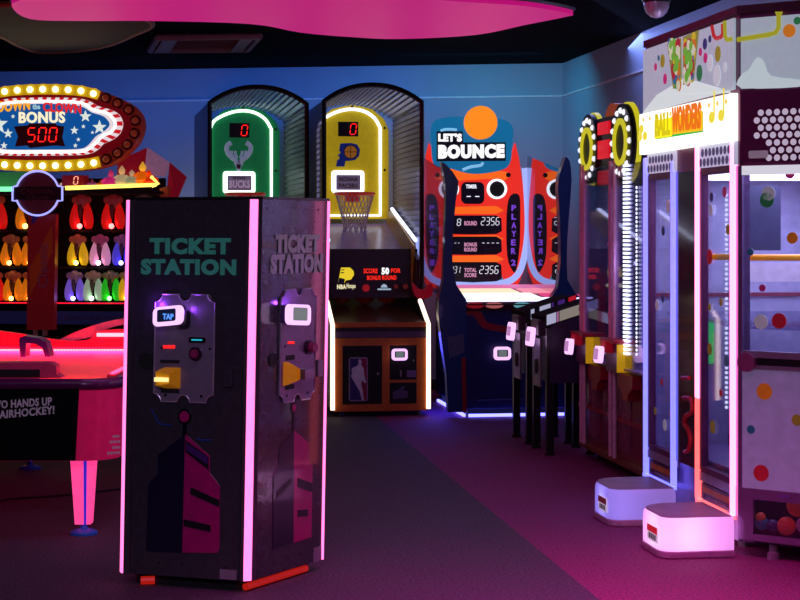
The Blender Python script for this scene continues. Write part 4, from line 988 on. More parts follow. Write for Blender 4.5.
# side walls: mirror-like acrylic with a navy edge fin
ACR = glass('mirror_acrylic', (150, 150, 175), 0.62, 0.02)
ACL = glass('clear_acrylic', (225, 215, 230), 0.06, 0.03)
ar_ = pf0.pix(567, 231)[0]; al_ = pf0.pix(447, 231)[0]
zt_ = pf0.pix(567, 160)[1]
for a, mt, nm in ((ar_, ACR, 'reflective side wall'), (al_, ACL, 'clear side wall')):
    pw = Pl(pf0.pt(a, 0), -D)
    MB().poly(pw, [(-1.47, zbk), (-.02, zd), (-.02, zt_ - .1), (-1.47, zt_ + .10)], -.006, .006).build('side_wall', mt, bou, nm)
fl_ = smoothpts([(441, 162), (446, 165), (458, 181), (455.5, 200), (452.5, 235), (452, 262), (456, 285)], 2, False) + [(466, 300), (467, 340), (465, 375), (466, 412), (448, 412), (446, 375), (441, 340), (438, 315)] + smoothpts([(439, 296), (443, 278), (444.5, 230), (445.5, 200), (444.5, 180)], 2, False)
MB().pp(pf0, fl_, -.08, .02).build('edge_fin', NAVY, bou, 'tall curved navy edge fin')
fr2 = smoothpts([(565, 157), (569, 161), (571, 180), (568.5, 215), (566, 255), (567, 280)], 2, False) + [(574, 292), (580, 298), (580, 303), (549, 303), (551, 297)] + smoothpts([(557, 288), (560, 262), (559.5, 225), (557.5, 190), (558.5, 176)], 2, False)
MB().pp(pf0, fr2, -.08, .02).build('edge_fin', NAVY, bou, 'tall curved navy edge fin')
MB().pp(pf0, [(447, 337), (463, 334), (464, 352), (449, 358)], .02, .026).build('metal_plate', M('dull_plate', (90, 96, 120), 0.4, 0.5), bou)
MB().pp(pf0, [(461, 358), (465, 357), (466, 412), (462, 412)], .02, .028).build('red_edge', M('red_print', (150, 14, 30), 0.4), bou)
MB().pp(pf0, smoothpts([(421, 284), (426, 290), (434, 291), (440, 285), (441, 296), (433, 301), (424, 298)], 3), -.5, -.42).build('side_bulge', M('bulge_red', (170, 16, 34), 0.3, em=(120, 4, 20), es=.4), bou)
UB = E('blue_under_light', (105, 105, 255), 5.0)
MB().ob(pf0, x0f + .02, x1f, .008, .032, .0, .02).build('under_light', UB, bou, 'blue light strip along the floor')
pw = Pl(pf0.pt(x0f, 0), -D)
MB().ob(pw, -1.3, -.02, .008, .03, .0, .02).build('under_light', UB, bou, 'blue light strip along the floor')
# ================================================================= right-hand side: planes facing the aisle
uA = -D                                        # towards the camera = viewer's right when facing these machines
KR = 5200.0                                    # red machine front: (px - 140) * depth
def Rpt(px, k): Y = k / (px - 140.0); return V(((px - CX) / F * Y, Y, 0))
# ---- two slim consoles on tall legs
def console(label, pfar, pnear, rd, plate, top):
    a = Rpt(pfar, 4870.0); b = Rpt(pnear, 4870.0); L = (b - a).length
    root = thing('slim_arcade_console', label, 'arcade game', (a + b) / 2 + R * .25, 0, 'slim consoles on tall legs')
    pc = Pl(a, b - a)
    BK = M('console_black', (14, 12, 18), 0.35)
    # sloped cabinet: deeper side goes to the right, away from the aisle
    s = Pl(pc.pt(0, 0, 0), R)
    prof = [(0, .50), (0, .93), (.33, 1.032), (.33, .50)]
    MB().loft([[a + R * x + V((0, 0, z)) for x, z in prof], [b + R * x + V((0, 0, z)) for x, z in prof]]).build('cabinet', M('console_violet', (44, 26, 60), 0.4), root)
    for px_, o_ in ((0.03, .0), (L - .03, .0), (0.03, .29), (L - .03, .29)):
        q0 = a + (b - a).normalized() * px_ + R * o_
        l = MB().loft([[q0 + R * x - D * y + V((0, 0, .03)) for x, y in ((-.025, -.025), (.025, -.025), (.025, .025), (-.025, .025))], [q0 + R * x - D * y + V((0, 0, .88 if o_ == 0 else .9)) for x, y in ((-.025, -.025), (.025, -.025), (.025, .025), (-.025, .025))]]).build('leg', BK, root)
        MB().lathe((q0.x, q0.y, 0), [(.035, 0), (.035, .014), (.015, .03)], 14).build('foot', BLACKM, l)
    # sloped lit top with white cells
    ps_ = []
    def tp(x, y, h=0): return a + (b - a).normalized() * y + R * x + V((0, 0, .935 + .31 * x + h))
    def tile(x0, x1, y0, y1, h0, h1, nm, mt):
        MB().loft([[tp(x, y, h0) for x, y in ((x0, y0), (x1, y0), (x1, y1), (x0, y1))], [tp(x, y, h1) for x, y in ((x0, y0), (x1, y0), (x1, y1), (x0, y1))]]).build(nm, mt, root)
    tile(-.03, .34, -.01, L, 0, .03, 'top_panel', M('console_top', (7, 7, 10), 0.8, spec=.1))
    MB().loft([[Pl(b, R).pt(x, .95 + .31 * x + dz, h) for x, dz in ((-.04, -.05), (.34, -.05), (.34, .04), (-.04, .04))] for h in (0, .012)]).build('edge_board', BLACKM, root)
    # near edge carries a glowing strip of the same cells
    pn = Pl(b + uA * 0.012, R)
    for x0, x1, c in top:
        z0 = .95 + .31 * x0; z1 = .95 + .31 * x1
        MB().loft([[pn.pt(x, z, h) for x, z in ((x0, z0 - .04), (x1, z1 - .04), (x1, z1 + .03), (x0, z0 + .03))] for h in (0, .006)]).build('lit_cell', E('cell_%d_%d' % (c[0], c[2]), c, .7), root)
    # aisle side: plate with a slot, reader on a bracket
    MB().ob(pc, L * .5 - .10, L * .5 + .10, .46, .80, 0.03, .045, .004).build('front_plate', M('console_plate', (120, 112, 128), 0.35, 0.6), root, 'grey metal front plate')
    MB().disc(pc, L * .5, .60, .035, .045, .055, 18, 1.5).build('plate_slot', BLACKM, root)
    MB().ob(pc, L * .5 - .12, L * .5 + .12, .82, .93, 0.0, .06, .01).build('reader_hood', M('hood_grey', (62, 50, 66), 0.4), root)
    q_ = Pl(pc.pt(L * .5 - .09, .74, .06), pc.u, V((0.12, 0, 1)))
    o = MB().rr(q_, 0, .16, 0, .13, .02, .05, .03).build('card_reader', READER, root, 'glowing pink card reader')
    MB().rr(q_, .03, .13, .03, .10, .05, .055, .008).build('reader_screen', E('pink_lcd', (190, 130, 190), .9), o)
    MB().ob(q_, .03, .13, .10, .14, -.02, .02).build('reader_bracket', M('bracket_maroon', (110, 20, 40), 0.4), o)
    return root
W1 = (190, 190, 225); R1 = (200, 24, 44); B1 = (150, 140, 130); V1 = (70, 34, 120)
console('slim black console on tall legs, the farther of the pair beside the bounce game', 515.6, 530.5, None, None, [(.0, .025, W1), (.065, .145, W1), (.155, .17, V1), (.20, .25, V1), (.28, .335, R1)])
console('slim black console on tall legs, the nearer of the pair with the beige strip', 535.5, 550.6, None, None, [(-.03, .035, W1), (.042, .052, (190, 110, 170)), (.06, .20, B1), (.22, .33, W1)])

# ---- red twin machine with two ring heads
YF, YN = KR / (580.6 - 140.0), KR / (652 - 140.0)
rf = Rpt(580.6, KR); rn_ = Rpt(652, KR)
red = thing('twin_prize_machine', 'dark red twin prize machine topped by two yellow bulb rings', 'arcade game', (rf + rn_) / 2 + R * .4, math.atan2(uA.y, uA.x))
pr_ = Pl(rf, uA); RL_ = (rn_ - rf).length
def ra(px, h=0): return (Rpt(px, KR) - rf).length * (1 if px > 580.6 else -1)
REDM = M('cabinet_dark_red', (120, 20, 46), 0.3, coat=0.3); REDT = M('red_trim', (150, 20, 40), 0.3)
MB().ob(pr_, 0.02, RL_, .09, .68, -.75, -.04).build('base_cabinet', REDM, red)
MB().ob(pr_, 0.06, RL_ - .04, 0, .09, -.7, -.1).build('plinth', BLACKM, red)
MB().ob(pr_, 0.0, RL_, .08, .105, -.05, .012).build('bottom_trim', M('brass_trim', (150, 96, 50), 0.35, 0.6), red)
for a in (.10, .46, .83):
    MB().ob(pr_, a, a + .28, .16, .60, -.04, -.03).build('door', M('door_red', (120, 40, 70), 0.25), red)
MB().ob(pr_, 0, RL_, .34, .365, -.04, -.02).build('mid_trim', REDT, red)
# drooping scalloped aprons below the coin boxes
for px in (597, 628):
    a = ra(px)
    MB().poly(pr_, [(a - .16, .66), (a - .16, .58), (a - .08, .55), (a - .05, .50), (a + .05, .50), (a + .08, .55), (a + .16, .58), (a + .16, .66)], -.04, .02).build('apron', REDT, red)
# chrome posts
for px, dx in ((581.4, 0), (584.2, 0), (610.5, 0), (614.5, 0), (650, 0)):
    a = ra(px); x = MB().cyl(pr_.pt(a, .1, .0), pr_.pt(a, 2.0, .0), .014, n=12)
    for z in (.35, 1.0, 1.45): x.cyl(pr_.pt(a, z, 0), pr_.pt(a, z + .03, 0), .019, n=12)
    x.build('post', M('rose_chrome', (225, 175, 190), 0.4, 0.3), red)
# coin boxes with red lids and glowing readers
for pxc, Yc in ((591.5, 11.5), (623.5, 10.75)):
    a = (Rpt(140 + KR / Yc, KR) - rf).length
    MB().ob(pr_, a - .26, a, .66, .845, -.05, .045).build('coin_box', M('coin_box_plum', (80, 36, 66), 0.35), red, 'coin box with a yellow end')
    pe = Pl(pr_.pt(a, 0, 0), R)
    MB().ob(pe, -.045, .05, .665, .84, 0, .006).build('coin_box_end', M('yellow_panel', (212, 170, 20), 0.4, em=(190, 146, 6), es=0.55), red, 'yellow end panel')  # emission added to brighten the yellow end, no lamp in it
    MB().ob(pr_, a - .30, a + .02, .845, .868, -.06, .075, .004).build('coin_box_lid', M('lid_red', (170, 26, 44), 0.35), red)
    q_ = Pl(pr_.pt(a - .22, .70, .06), pr_.u, V((.1, 0, 1)))
    o = MB().rr(q_, .02, .13, 0.01, .115, .05, .085, .03).build('card_reader', READER, red, 'glowing pink card reader')
    MB().rr(q_, .03, .12, .03, .10, .085, .09, .008).build('reader_screen', E('pink_lcd', (190, 130, 190), .9), o)
    MB().ob(q_, .03, .13, .08, .15, -.02, .05).build('reader_bracket', M('bracket_red', (190, 24, 44), 0.35, em=(120, 6, 20), es=.5), o)
# glass case with pale interior and LED ladder
LAV = M('lavender_interior', (150, 145, 185), 0.35)
MB().ob(pr_, .02, RL_, .68, 1.98, -.78, -.74).build('case_back', LAV, red)
MB().ob(pr_, .02, RL_, .675, .69, -.75, .0).build('case_floor', M('case_floor_violet', (110, 80, 140), 0.3), red)
MB().ob(pr_, .3, RL_ - .05, 1.93, 1.96, -.70, -.62).build('case_glow', E('case_glow', (205, 205, 255), 9.0), red, 'added glowing strip brightening the case')  # strip added to lift the dark case interior
MB().ob(pr_, .03, RL_ - .02, .70, 1.97, -.012, -.006).build('case_glass', glass('case_glass', (225, 222, 240), .10), red)
peF = Pl(pr_.pt(.03, 0, 0), R)
MB().ob(peF, .01, .74, .70, 1.97, -.006, 0).build('case_glass', glass('case_glass', (225, 222, 240), .10), red)
MB().ob(pr_, ra(596), ra(596) + .05, .70, 1.97, -.5, -.3).build('case_divider', M('divider_violet', (120, 110, 170), 0.25, em=(110, 104, 190), es=.9), red)
LD = E('white_led_ladder', (220, 225, 255), 2.2)
a = ra(625.5)
m = MB()
for k in range(46): m.ob(pr_, a - .045, a + .045, .78 + k * .026, .795 + k * .026, -.02, .004)
m.build('light_ladder', LD, red, 'column of white light bars')
m = MB(); a = ra(637)
for k in range(40): m.disc(pr_, a, .80 + k * .026, .008, .0, .006, 8)
m.build('light_dots', LD, red)
MB().cyl(pr_.pt(ra(605), .80, -.3), pr_.pt(ra(605), 1.25, -.3), .03, n=12).build('red_tube', E('red_tube', (200, 24, 60), .8), red)
# ring heads
bcn = []
YEL = E('ring_yellow', (226, 214, 40), .72)
for px, py, Yc, Rr in ((586, 149, 11.66, .235), (620, 142, 10.85, .242)):
    a = (V(((px - CX) / F * Yc, Yc, 0)) - rf).length; z = CH - (py - HY) / F * Yc
    hp = MB().disc(pr_, a, z, Rr, -.045, -.01, 40).build('ring_head', M('ring_black', (14, 14, 18), 0.4), red, 'round ring head with white bulbs')
    MB().ring(pr_, a, z, Rr + .012, Rr - .02, -.075, -.045).build('ring_rim', YEL, hp)
    MB().ring(pr_, a, z, Rr * .62, Rr * .48, -.01, .005).build('ring_inner', YEL, hp)
    for k in range(16):
        t = 2 * PI * k / 16
        MB().sph(pr_.pt(a + Rr * .82 * math.cos(t), z + Rr * .82 * math.sin(t), -.012), .02, u=10, v=8).build('bulb', E('white_bulb', (240, 240, 250), 1.1), hp, smooth=True)
    MB().ob(pr_, a - .04, a + .04, 2.0, z - Rr + .02, -.05, .0).build('ring_stem', M('stem_pale', (190, 186, 180), 0.4), hp)
    bcn.append((a, z))
(a0, z0), (a1, z1) = bcn
MB().ob(pr_, a0 + .12, a1 - .12, z0 - .26, z0 + .19, -.30, -.03).build('display_box', BLACK, red)
am = (a0 + a1) / 2
for zz, hh in ((.10, .08), (-.06, .12), (-.23, .09)):
    MB().ob(pr_, am - .17, am + .10, z0 + zz - .02, z0 + zz + hh - .02, -.03, -.015).build('red_display', E('red_display', (226, 16, 40), .8), red, 'red lit display')
MB().poly(pr_, [(am + .02 + .17 * math.cos(PI * i / 16), z0 + .16 + .12 * math.sin(PI * i / 16)) for i in range(17)], -.2, -.06).build('crown', M('crown_orange', (190, 96, 20), 0.4, em=(140, 60, 4), es=.5), red)

# ---- big ball machine with two glowing steps
KB = 4904.0
A = Rpt(738, KB); Af = Rpt(644.6, KB); LB = (A - Af).length
eN = V((.8, -.6, 0)); B_ = A + eN * .9; C_ = B_ + R * .5; D_ = Af + R * 1.13
pS2 = Pl(Af, uA)                                # aisle side; a = 0 at the far corner, LB at the near corner
pE2 = Pl(A, eN)                                 # near end, angled
bal = thing('ball_prize_machine', 'big lit ball prize machine covered in coloured dots, pink light columns', 'arcade game', (A + Af) / 2 + R * .6, math.atan2(uA.y, uA.x))
def prism(nm, mt, z0, z1, ins=0.0, lab=None):
    cen = (A + Af + B_ + C_ + D_) / 5
    P = [p + (cen - p).normalized() * ins for p in (A, B_, C_, D_, Af)]
    return MB().plan([(p.x, p.y) for p in P], z0, z1).build(nm, mt, bal, lab)
zz = lambda y: CH - (y - 231) * 8.2 / F
MAUVE = M('frame_mauve', (120, 40, 88), 0.35, 0.2); LMET = M('frame_lilac', (150, 120, 160), 0.3, 0.5)
cen_ = (A + Af + B_ + C_ + D_) / 5
bp5 = [A - pE2.n * .14 - R * .0, B_ - pE2.n * .14, C_, D_, Af]
MB().plan([(p.x, p.y) for p in bp5], zz(541), zz(487)).build('base', LMET, bal)
wa0 = pE2.pix(753, 505)[0]; wa1 = .80; wz0 = pE2.pix(760, 535)[1]; wz1 = pE2.pix(760, 500)[1]
m = MB()
for a0, a1, z0, z1 in ((0, wa0, zz(541), zz(487)), (wa1, .9, zz(541), zz(487)), (wa0, wa1, zz(541), wz0), (wa0, wa1, wz1, zz(487))): m.ob(pE2, a0, a1, z0, z1, -.02, .0)
m.build('base_front', LMET, bal)
MB().ob(pS2, LB - .16, LB, zz(541), zz(487), -.02, 0).build('base_corner', LMET, bal)
MB().ob(Pl(B_, R), 0, .02, zz(541), zz(487), -.14, 0).build('base_end', LMET, bal)
MB().plan([(p.x, p.y) for p in (A, B_, B_ - pE2.n * .15, A - pE2.n * .15)], zz(541), zz(541) + .01).build('ball_tray', BLACKM, bal)
MB().ob(pE2, .0, .88, zz(541) + .01, zz(487), -.139, -.135).build('ball_bay', BLACKM, bal)
prism('header', MAUVE, zz(166), zz(18) + .02, .012)
prism('roof', M('roof_maroon', (84, 26, 40), 0.4), zz(18) + .02, zz(10) + .02, -.01)
for x, y in ((A + eN * .12 + R * .02), (A - uA * .25 + R * .12), (B_ + R * .1 - eN * .1), (D_ - R * .2 - uA * -.15), (Af + R * .15 + uA * .15)) if False else [(p.x, p.y) for p in (A + eN * .13 + R * .05, A - uA * .25 + R * .12, B_ - eN * .1 + R * .1, D_ - R * .2 + uA * .15, Af + R * .15 + uA * .15)]:
    MB().lathe((x, y, 0), [(.03, 0), (.03, .03), (.02, .035), (.02, zz(541))], 12).build('castor', M('castor_grey', (130, 120, 130), 0.4), bal)
# columns
def colm(pl, a0, a1, mt=LMET, h=.0, d=-.06, nm='column'):
    MB().ob(pl, a0, a1, zz(487), zz(166), d, h).build(nm, mt, bal)
sx = lambda px: pS2.pix(px, 231)[0]
colm(pS2, sx(676), sx(697.5), M('column_dark_red', (70, 12, 34), 0.12, coat=.8), .0, -.04, 'centre_column')
colm(pS2, sx(736), LB, LMET); colm(pS2, 0, sx(645))
colm(pE2, 0.0, .022)
PKL = E('pink_column_light', (255, 118, 182), 4.0, (255, 200, 220)); PKO = E('orange_pink_light', (255, 92, 82), 1.9, (255, 200, 200)); BLL = E('blue_column_light', (104, 108, 255), 2.1, (200, 200, 255))
def lite(px0, px1, y0, y1, mt, nm='column_light', h=.014):
    MB().pp(pS2, [(px0, y1), (px1, y1), (px1, y0), (px0, y0)], -.01, h).build(nm, mt, bal)
z_b = zz(517); 
def vlite(px0, px1, z0, z1, mt):
    MB().rr(pS2, sx(px0), sx(px1), z0, z1, -.01, .016, .01).build('column_light', mt, bal)
zs_b = pS2.pix(736, 141)[1]
vlite(697.8, 700.6, .70, zs_b, PKL); vlite(697.8, 700.6, z_b, .70, PKO)
vlite(733, 735.6, z_b, zs_b, PKL)
vlite(645.8, 648.2, z_b, zs_b - .02, BLL); vlite(673.2, 675.2, z_b + .0, zs_b - .06, BLL)
for p0_, p1_, mt in ((698, 736, PKO), (645, 675, BLL)):
    MB().ob(pS2, sx(p0_), sx(p1_), z_b - .018, z_b, -.01, .014).build('sill_light', mt, bal)
# backlit marquee picture and title sign on the aisle side
zm0 = pS2.pix(736, 93.5)[1]; zm1 = pS2.pix(733, 19)[1]
PIC = M('marquee_pale', (190, 200, 205), 0.4, em=(150, 166, 176), es=.75)
MB().ob(pS2, .01, LB - .03, zm0 + .02, zm1, 0, .012).build('marquee', PIC, bal, 'backlit marquee with a cup of sweets')
MB().pp(pS2, [(645.5, 112), (659, 95), (687, 78), (700, 82), (733, 93), (733, 91), (645, 114)], .012, .014).build('marquee_swirl', E('swirl_white', (225, 230, 235), .8), bal)
cupE = E('cup_green', (150, 146, 70), .6)
# cup of sweets: two slanted halves filled with coloured sweets
for pts in ([(670, 44), (683.5, 38), (684, 86), (676, 89)], [(686, 37), (701.5, 30), (696, 82), (686, 85)]):
    MB().pp(pS2, pts, .012, .016).build('cup_print', cupE, bal)
random.seed(11)
SW = [(214, 60, 40), (230, 190, 40), (60, 150, 70), (40, 110, 170), (225, 120, 30), (190, 40, 60), (235, 225, 200), (120, 190, 60)]
mm = {i: MB() for i in range(8)}
for t0, t1, b0_, b1_, yt, yb_ in ((671.5, 682.5, 677, 683, 42, 86), (687, 700, 687, 695.5, 35, 82)):
    for i in range(64):
        f = random.random(); y = yt + (yb_ - yt) * f; xa = t0 + (b0_ - t0) * f; xb = t1 + (b1_ - t1) * f; x = xa + (xb - xa) * (.1 + .8 * random.random())
        a_, b_ = pS2.pix(x, y); k = i % 8
        mm[k].disc(pS2, a_, b_, (.024 + .010 * random.random()), .016, .0175 + .0005 * k, 12, .9)
for i, b in mm.items(): b.build('sweet_print', E('sweet_%d' % i, SW[i], .6), bal)
DOT = {'olive': (150, 140, 40), 'magenta': (190, 40, 110), 'navy': (40, 50, 110), 'green': (40, 120, 70), 'pale': (205, 215, 218), 'red': (190, 30, 50), 'orange': (220, 130, 30), 'teal': (40, 100, 130)}
def dots(pl, lst, nm, h0=.012, h1=.0155, lum=.55):
    by = {}
    for px, py, r, c in lst: by.setdefault(c, []).append((px, py, r))
    for c, l in by.items():
        for px, py, r in l:
            a_, b_ = pl.pix(px, py)
            MB().disc(pl, a_, b_, r * (.52 if pl is pS2 else 1.0), h0, h1, 24).build(nm, M('dot_' + c + ('_lit' if lum > .3 else ''), DOT[c], 0.4, em=DOT[c], es=lum), bal)
dots(pS2, [(665, 61, .07, 'olive'), (667.5, 79, .055, 'magenta'), (720.5, 54, .075, 'olive'), (707.5, 44, .055, 'navy'), (702, 73, .08, 'green'), (719.5, 75.5, .10, 'pale'), (712.5, 63, .08, 'pale'), (703, 52, .04, 'magenta'), (712.5, 39, .035, 'navy'), (727.5, 67, .045, 'pale'), (658, 67, .04, 'magenta'), (661, 58, .03, 'teal'), (708, 58, .05, 'magenta')], 'marquee_dot')
m = MB()
for line in ([(715, 26), (717, 36), (719, 38.5), (724, 37), (726, 34), (726, 24)],):
    m.tube([pS2.pt(*pS2.pix(x, y), .014) for x, y in line], .011, n=6)
m.build('marquee_pipe', E('pipe_red', (200, 44, 50), .7), bal)
MB().tube([pS2.pt(*pS2.pix(x, y), .014) for x, y in [(728, 21), (728.5, 36), (730, 40), (735, 39)]], .012, n=6).build('marquee_pipe', E('pipe_olive', (176, 170, 40), .7), bal)
zs0 = zs_b
SG = E('sign_white', (255, 252, 240), 1.35)
MB().ob(pS2, .0, LB, zs0, zm0 - .0, .0, .03).build('title_sign', SG, bal, 'bright white title sign')
MB().pp(pS2, [(661.5, 121.5), (709, 112), (709, 132), (661.5, 139.5)], .03, .033).build('title_shadow', E('title_green', (20, 190, 70), .9), bal)
MB().pp(pS2, [(660.8, 120.8), (678, 117.4), (678, 136.3), (660.8, 138.8)], .033, .036).build('title_block', E('title_yellow', (255, 238, 20), 1.1), bal)
MB().pp(pS2, [(677.5, 116.5), (709, 110.5), (709, 130.6), (677.5, 134.8)], .033, .036).build('title_block', E('title_amber', (255, 190, 20), 1.0), bal)
def slant(t, x0, y0, x1, y1, hh, mt, nm):
    a0, b0 = pS2.pix(x0, y0); a1, b1 = pS2.pix(x1, y1)
    MB().text(pS2, t, a0, a1, b0, b0 + hh, .036, .004, .04, b1 - b0).build(nm, mt, bal)
slant('BALL', 662, 137, 677, 135, .125, E('title_lemon', (214, 196, 0), 1.0), 'title_lettering')
slant('WONDERS', 679, 133, 708, 128.5, .135, E('title_orange', (250, 120, 10), .85), 'title_lettering')
NT = E('note_yellow', (240, 220, 60), .95)
m = MB()
for x, y in ((718, 117.5), (727.5, 115.5)):
    a_, b_ = pS2.pix(x, y); m.disc(pS2, a_, b_, .04, .03, .034, 14, .7); m.ob(pS2, a_ + .03, a_ + .042, b_, b_ + .13, .03, .034)
for x, y in ((647, 129), (650.5, 136), (645.5, 137)):
    a_, b_ = pS2.pix(x, y); m.disc(pS2, a_, b_, .035, .03, .034, 14, .7)
m.build('sign_note', NT, bal)
m = MB()
for k in range(12):
    m.disc(pS2, .08 + k * (LB - .16) / 11, zm0 - .035, .012, .03, .033, 10)
m.build('sign_bulb', E('sign_bulb', (240, 190, 60), 1.0), bal)
# perforated pale panels
PERF = M('perforated_pale', (206, 206, 222), 0.4, em=(176, 180, 206), es=.75); HOLE = M('perforation', (90, 88, 118), 0.5, em=(66, 66, 96), es=.6)
zw1 = pS2.pix(734, 167)[1]
def perf(pl, a0, a1, z0, z1, nm, mt, hm, r=.021, st=.056, keep=None):
    o = MB().ob(pl, a0, a1, z0, z1, -.02, .01).build(nm, mt, bal)
    m = MB(); row = 0; z = z0 + st * .5
    while z < z1 - r:
        a_ = a0 + st * (.5 if row % 2 == 0 else 1.0)
        while a_ < a1 - r:
            if keep is None or keep(a_, z): m.disc(pl, a_, z, r, .01, .012, 10)
            a_ += st
        z += st * .87; row += 1
    m.build('perforation', hm, o)
perf(pS2, sx(649), sx(676), zw1 + .01, zs0, 'perforated_panel', PERF, HOLE)
perf(pS2, sx(701), sx(736), zw1 + .01, zs0, 'perforated_panel', PERF, HOLE)
# windows and lower panels of the two stations
GL = glass('machine_glass', (236, 234, 245), .05)
for p0_, p1_ in ((702, 732), (650, 672)):
    a0, a1 = sx(p0_), sx(p1_)
    fr_ = MB()
    fr_.ob(pS2, a0 - .015, a0 + .012, .34, zw1, -.03, .008).ob(pS2, a1 - .012, a1 + .015, .34, zw1, -.03, .008).ob(pS2, a0, a1, .33, .36, -.03, .008).ob(pS2, a0, a1, zw1 - .025, zw1 + .012, -.03, .01)
    fo_ = fr_.build('window_frame', M('window_mauve', (110, 56, 96), 0.35, .3), bal)
    MB().ob(pS2, a0, a1, .35, zw1 - .02, -.022, -.014).build('window_glass', GL, fo_)
    MB().ob(pS2, a0 - .02, a1 + .02, .285, .33, -.03, .008).build('window_sill', M('sill_silver', (190, 184, 196), 0.3, .6), bal)
    MB().ob(pS2, a0, a1, z_b + .01, .275, -.02, .004).build('lower_panel', M('lower_plum', (84, 40, 66), 0.3), bal)
    MB().ob(pS2, a0 + .03, a1 - .02, .232, .262, .004, .006).build('panel_stripe', M('amber_stripe', (200, 124, 30), 0.4), bal)
    m = MB()
    for k in range(8): m.ob(pS2, a0 + .1 + k * .035, a0 + .125 + k * .035, .21, .222, .004, .006)
    m.build('panel_print', M('panel_grey', (140, 120, 140), 0.5), bal)
    MB().ob(pS2, a0 + .02, a0 + .05, z_b + .02, .225, .004, .008).build('panel_edge', M('window_mauve', (110, 56, 96), 0.35, .3), bal)
dots(pS2, [(708.5, 210, .055, 'pale'), (707.2, 257, .075, 'red'), (725.5, 229.5, .05, 'olive'), (709, 197, .045, 'navy'), (718.5, 302, .04, 'olive'), (707, 307, .035, 'olive'), (707.3, 349, .06, 'olive'), (724, 361, .055, 'teal'), (718.3, 393, .035, 'red'), (710, 427, .065, 'olive'), (727.3, 439, .055, 'navy'), (722, 192, .05, 'magenta')], 'window_dot', -.014, -.011, .12)
dots(pS2, [(666, 206, .07, 'pale'), (661, 231, .05, 'navy'), (660.5, 298.5, .045, 'navy'), (655, 305, .06, 'pale'), (662.5, 425, .06, 'pale'), (669, 414, .06, 'red'), (653, 411, .04, 'olive'), (659.5, 382, .04, 'red')], 'window_dot', -.014, -.011, .12)
# spiral drawing on the centre column
m = MB()
for line in (smoothpts([(684, 398), (688, 398), (692, 400), (693, 410), (690, 414), (686, 416), (685, 424), (689, 430), (691, 440), (689, 450), (685, 452)], 3, False), smoothpts([(683, 378), (690, 378)], 2, False)):
    m.tube([pS2.pt(*pS2.pix(x, y), .003) for x, y in line], .012, n=6)
m.build('pipe_drawing', M('drawing_red', (190, 24, 44), 0.4), bal)
# near end: backlit picture, perforated mauve panel, glass, dotted door, ball window
ez = lambda y: pE2.pix(742, y)[1]
EW = .88
MB().ob(pE2, .02, EW, ez(89), ez(19), 0, .012).build('marquee', PIC, bal, 'backlit end marquee')
MB().tube([pE2.pt(*pE2.pix(x, y), .016) for x, y in [(739, 40), (770, 35), (777, 33), (780, 28), (780, 14)]], .012, n=6).build('marquee_pipe', E('pipe_olive', (176, 170, 40), .7), bal)
MB().pp(pE2, [(776.5, 12), (784, 12), (782.5, 16.5), (778, 16.5)], .012, .018).build('marquee_pipe', E('pipe_olive', (176, 170, 40), .7), bal)
dots(pE2, [(790.5, 31, .031, 'orange'), (798.5, 21, .018, 'green')], 'marquee_dot')
MB().pp(pE2, smoothpts([(742, 76), (750, 70), (758, 58), (765, 62), (772, 76), (800, 80), (800, 87), (742, 88)], 3), .012, .0145).build('marquee_hill', E('hill_white', (200, 212, 220), .75), bal)
zpe0, zpe1 = ez(163), ez(92)
perf(pE2, .02, EW, zpe0, zpe1, 'perforated_panel', MAUVE, M('perforation_light', (215, 205, 225), 0.4, em=(205, 196, 215), es=.6), .0155, .041, lambda a_, z: a_ > .09 and z < zpe1 - .07 and (z > zpe0 + .1 or a_ > .16) )
MB().pr(pE2, 750, 151, 769, 158, .01, .016, .008).build('badge_strip', M('badge_cream', (205, 195, 200), 0.4, em=(120, 110, 116), es=.5), bal)
MB().ob(pE2, .022, EW, ez(175), ez(166), -.02, .006).build('lit_header_strip', E('header_glow', (230, 225, 240), .8), bal)
MB().ob(pE2, .022, EW, ez(350), ez(168), -.02, -.012).build('window_glass', GL, bal)
dots(pE2, [(789, 173.5, .024, 'magenta'), (766, 200, .036, 'green'), (767.5, 193.5, .034, 'pale'), (791.5, 238, .027, 'orange'), (749.5, 252, .017, 'teal'), (761.5, 288, .017, 'magenta'), (778.3, 321, .037, 'red'), (760, 322, .035, 'pale')], 'window_dot', -.012, -.008, .15)
MB().ob(pE2, .022, EW, ez(357), ez(350.5), -.02, .012).build('door_rail', M('sill_silver', (190, 184, 196), 0.3, .6), bal)
MB().ob(pE2, .06, EW, ez(364.5), ez(357), -.04, -.0).build('slot', BLACKM, bal)
MB().ob(pE2, .022, EW, ez(368.5), ez(364.5), -.02, .012).build('door_rail', M('sill_silver', (190, 184, 196), 0.3, .6), bal)
MB().ob(pE2, .022, EW, ez(489), ez(368.5), -.03, .0).build('door', M('door_milky', (176, 184, 212), 0.3, em=(92, 92, 124), es=.4), bal, 'milky white lower door')
dots(pE2, [(764.5, 391.5, .039, 'orange'), (751, 429.5, .02, 'teal'), (761.3, 473, .039, 'red'), (797, 420, .026, 'olive')], 'door_dot', .0, .003, .15)
MB().disc(pE2, *pE2.pix(748.5, 362), .045, .0, .03, 20).build('hinge_knob', M('hinge_pink', (150, 80, 120), 0.35), bal)
MB().ob(pE2, wa0, wa1, wz0, wz1, -.015, -.011).build('ball_window', GL, bal)
MB().pr(pE2, 779, 494.5, 790, 498.5, 0, .004).build('label_strip', M('label_lilac', (120, 100, 170), 0.5), bal)
MB().ob(Pl(B_, R), .02, .48, zz(487), zz(166), -.012, -.004).build('window_glass', GL, bal)
MB().ob(Pl(B_, R), 0, .03, zz(487), zz(166), -.03, .0).build('column', LMET, bal)
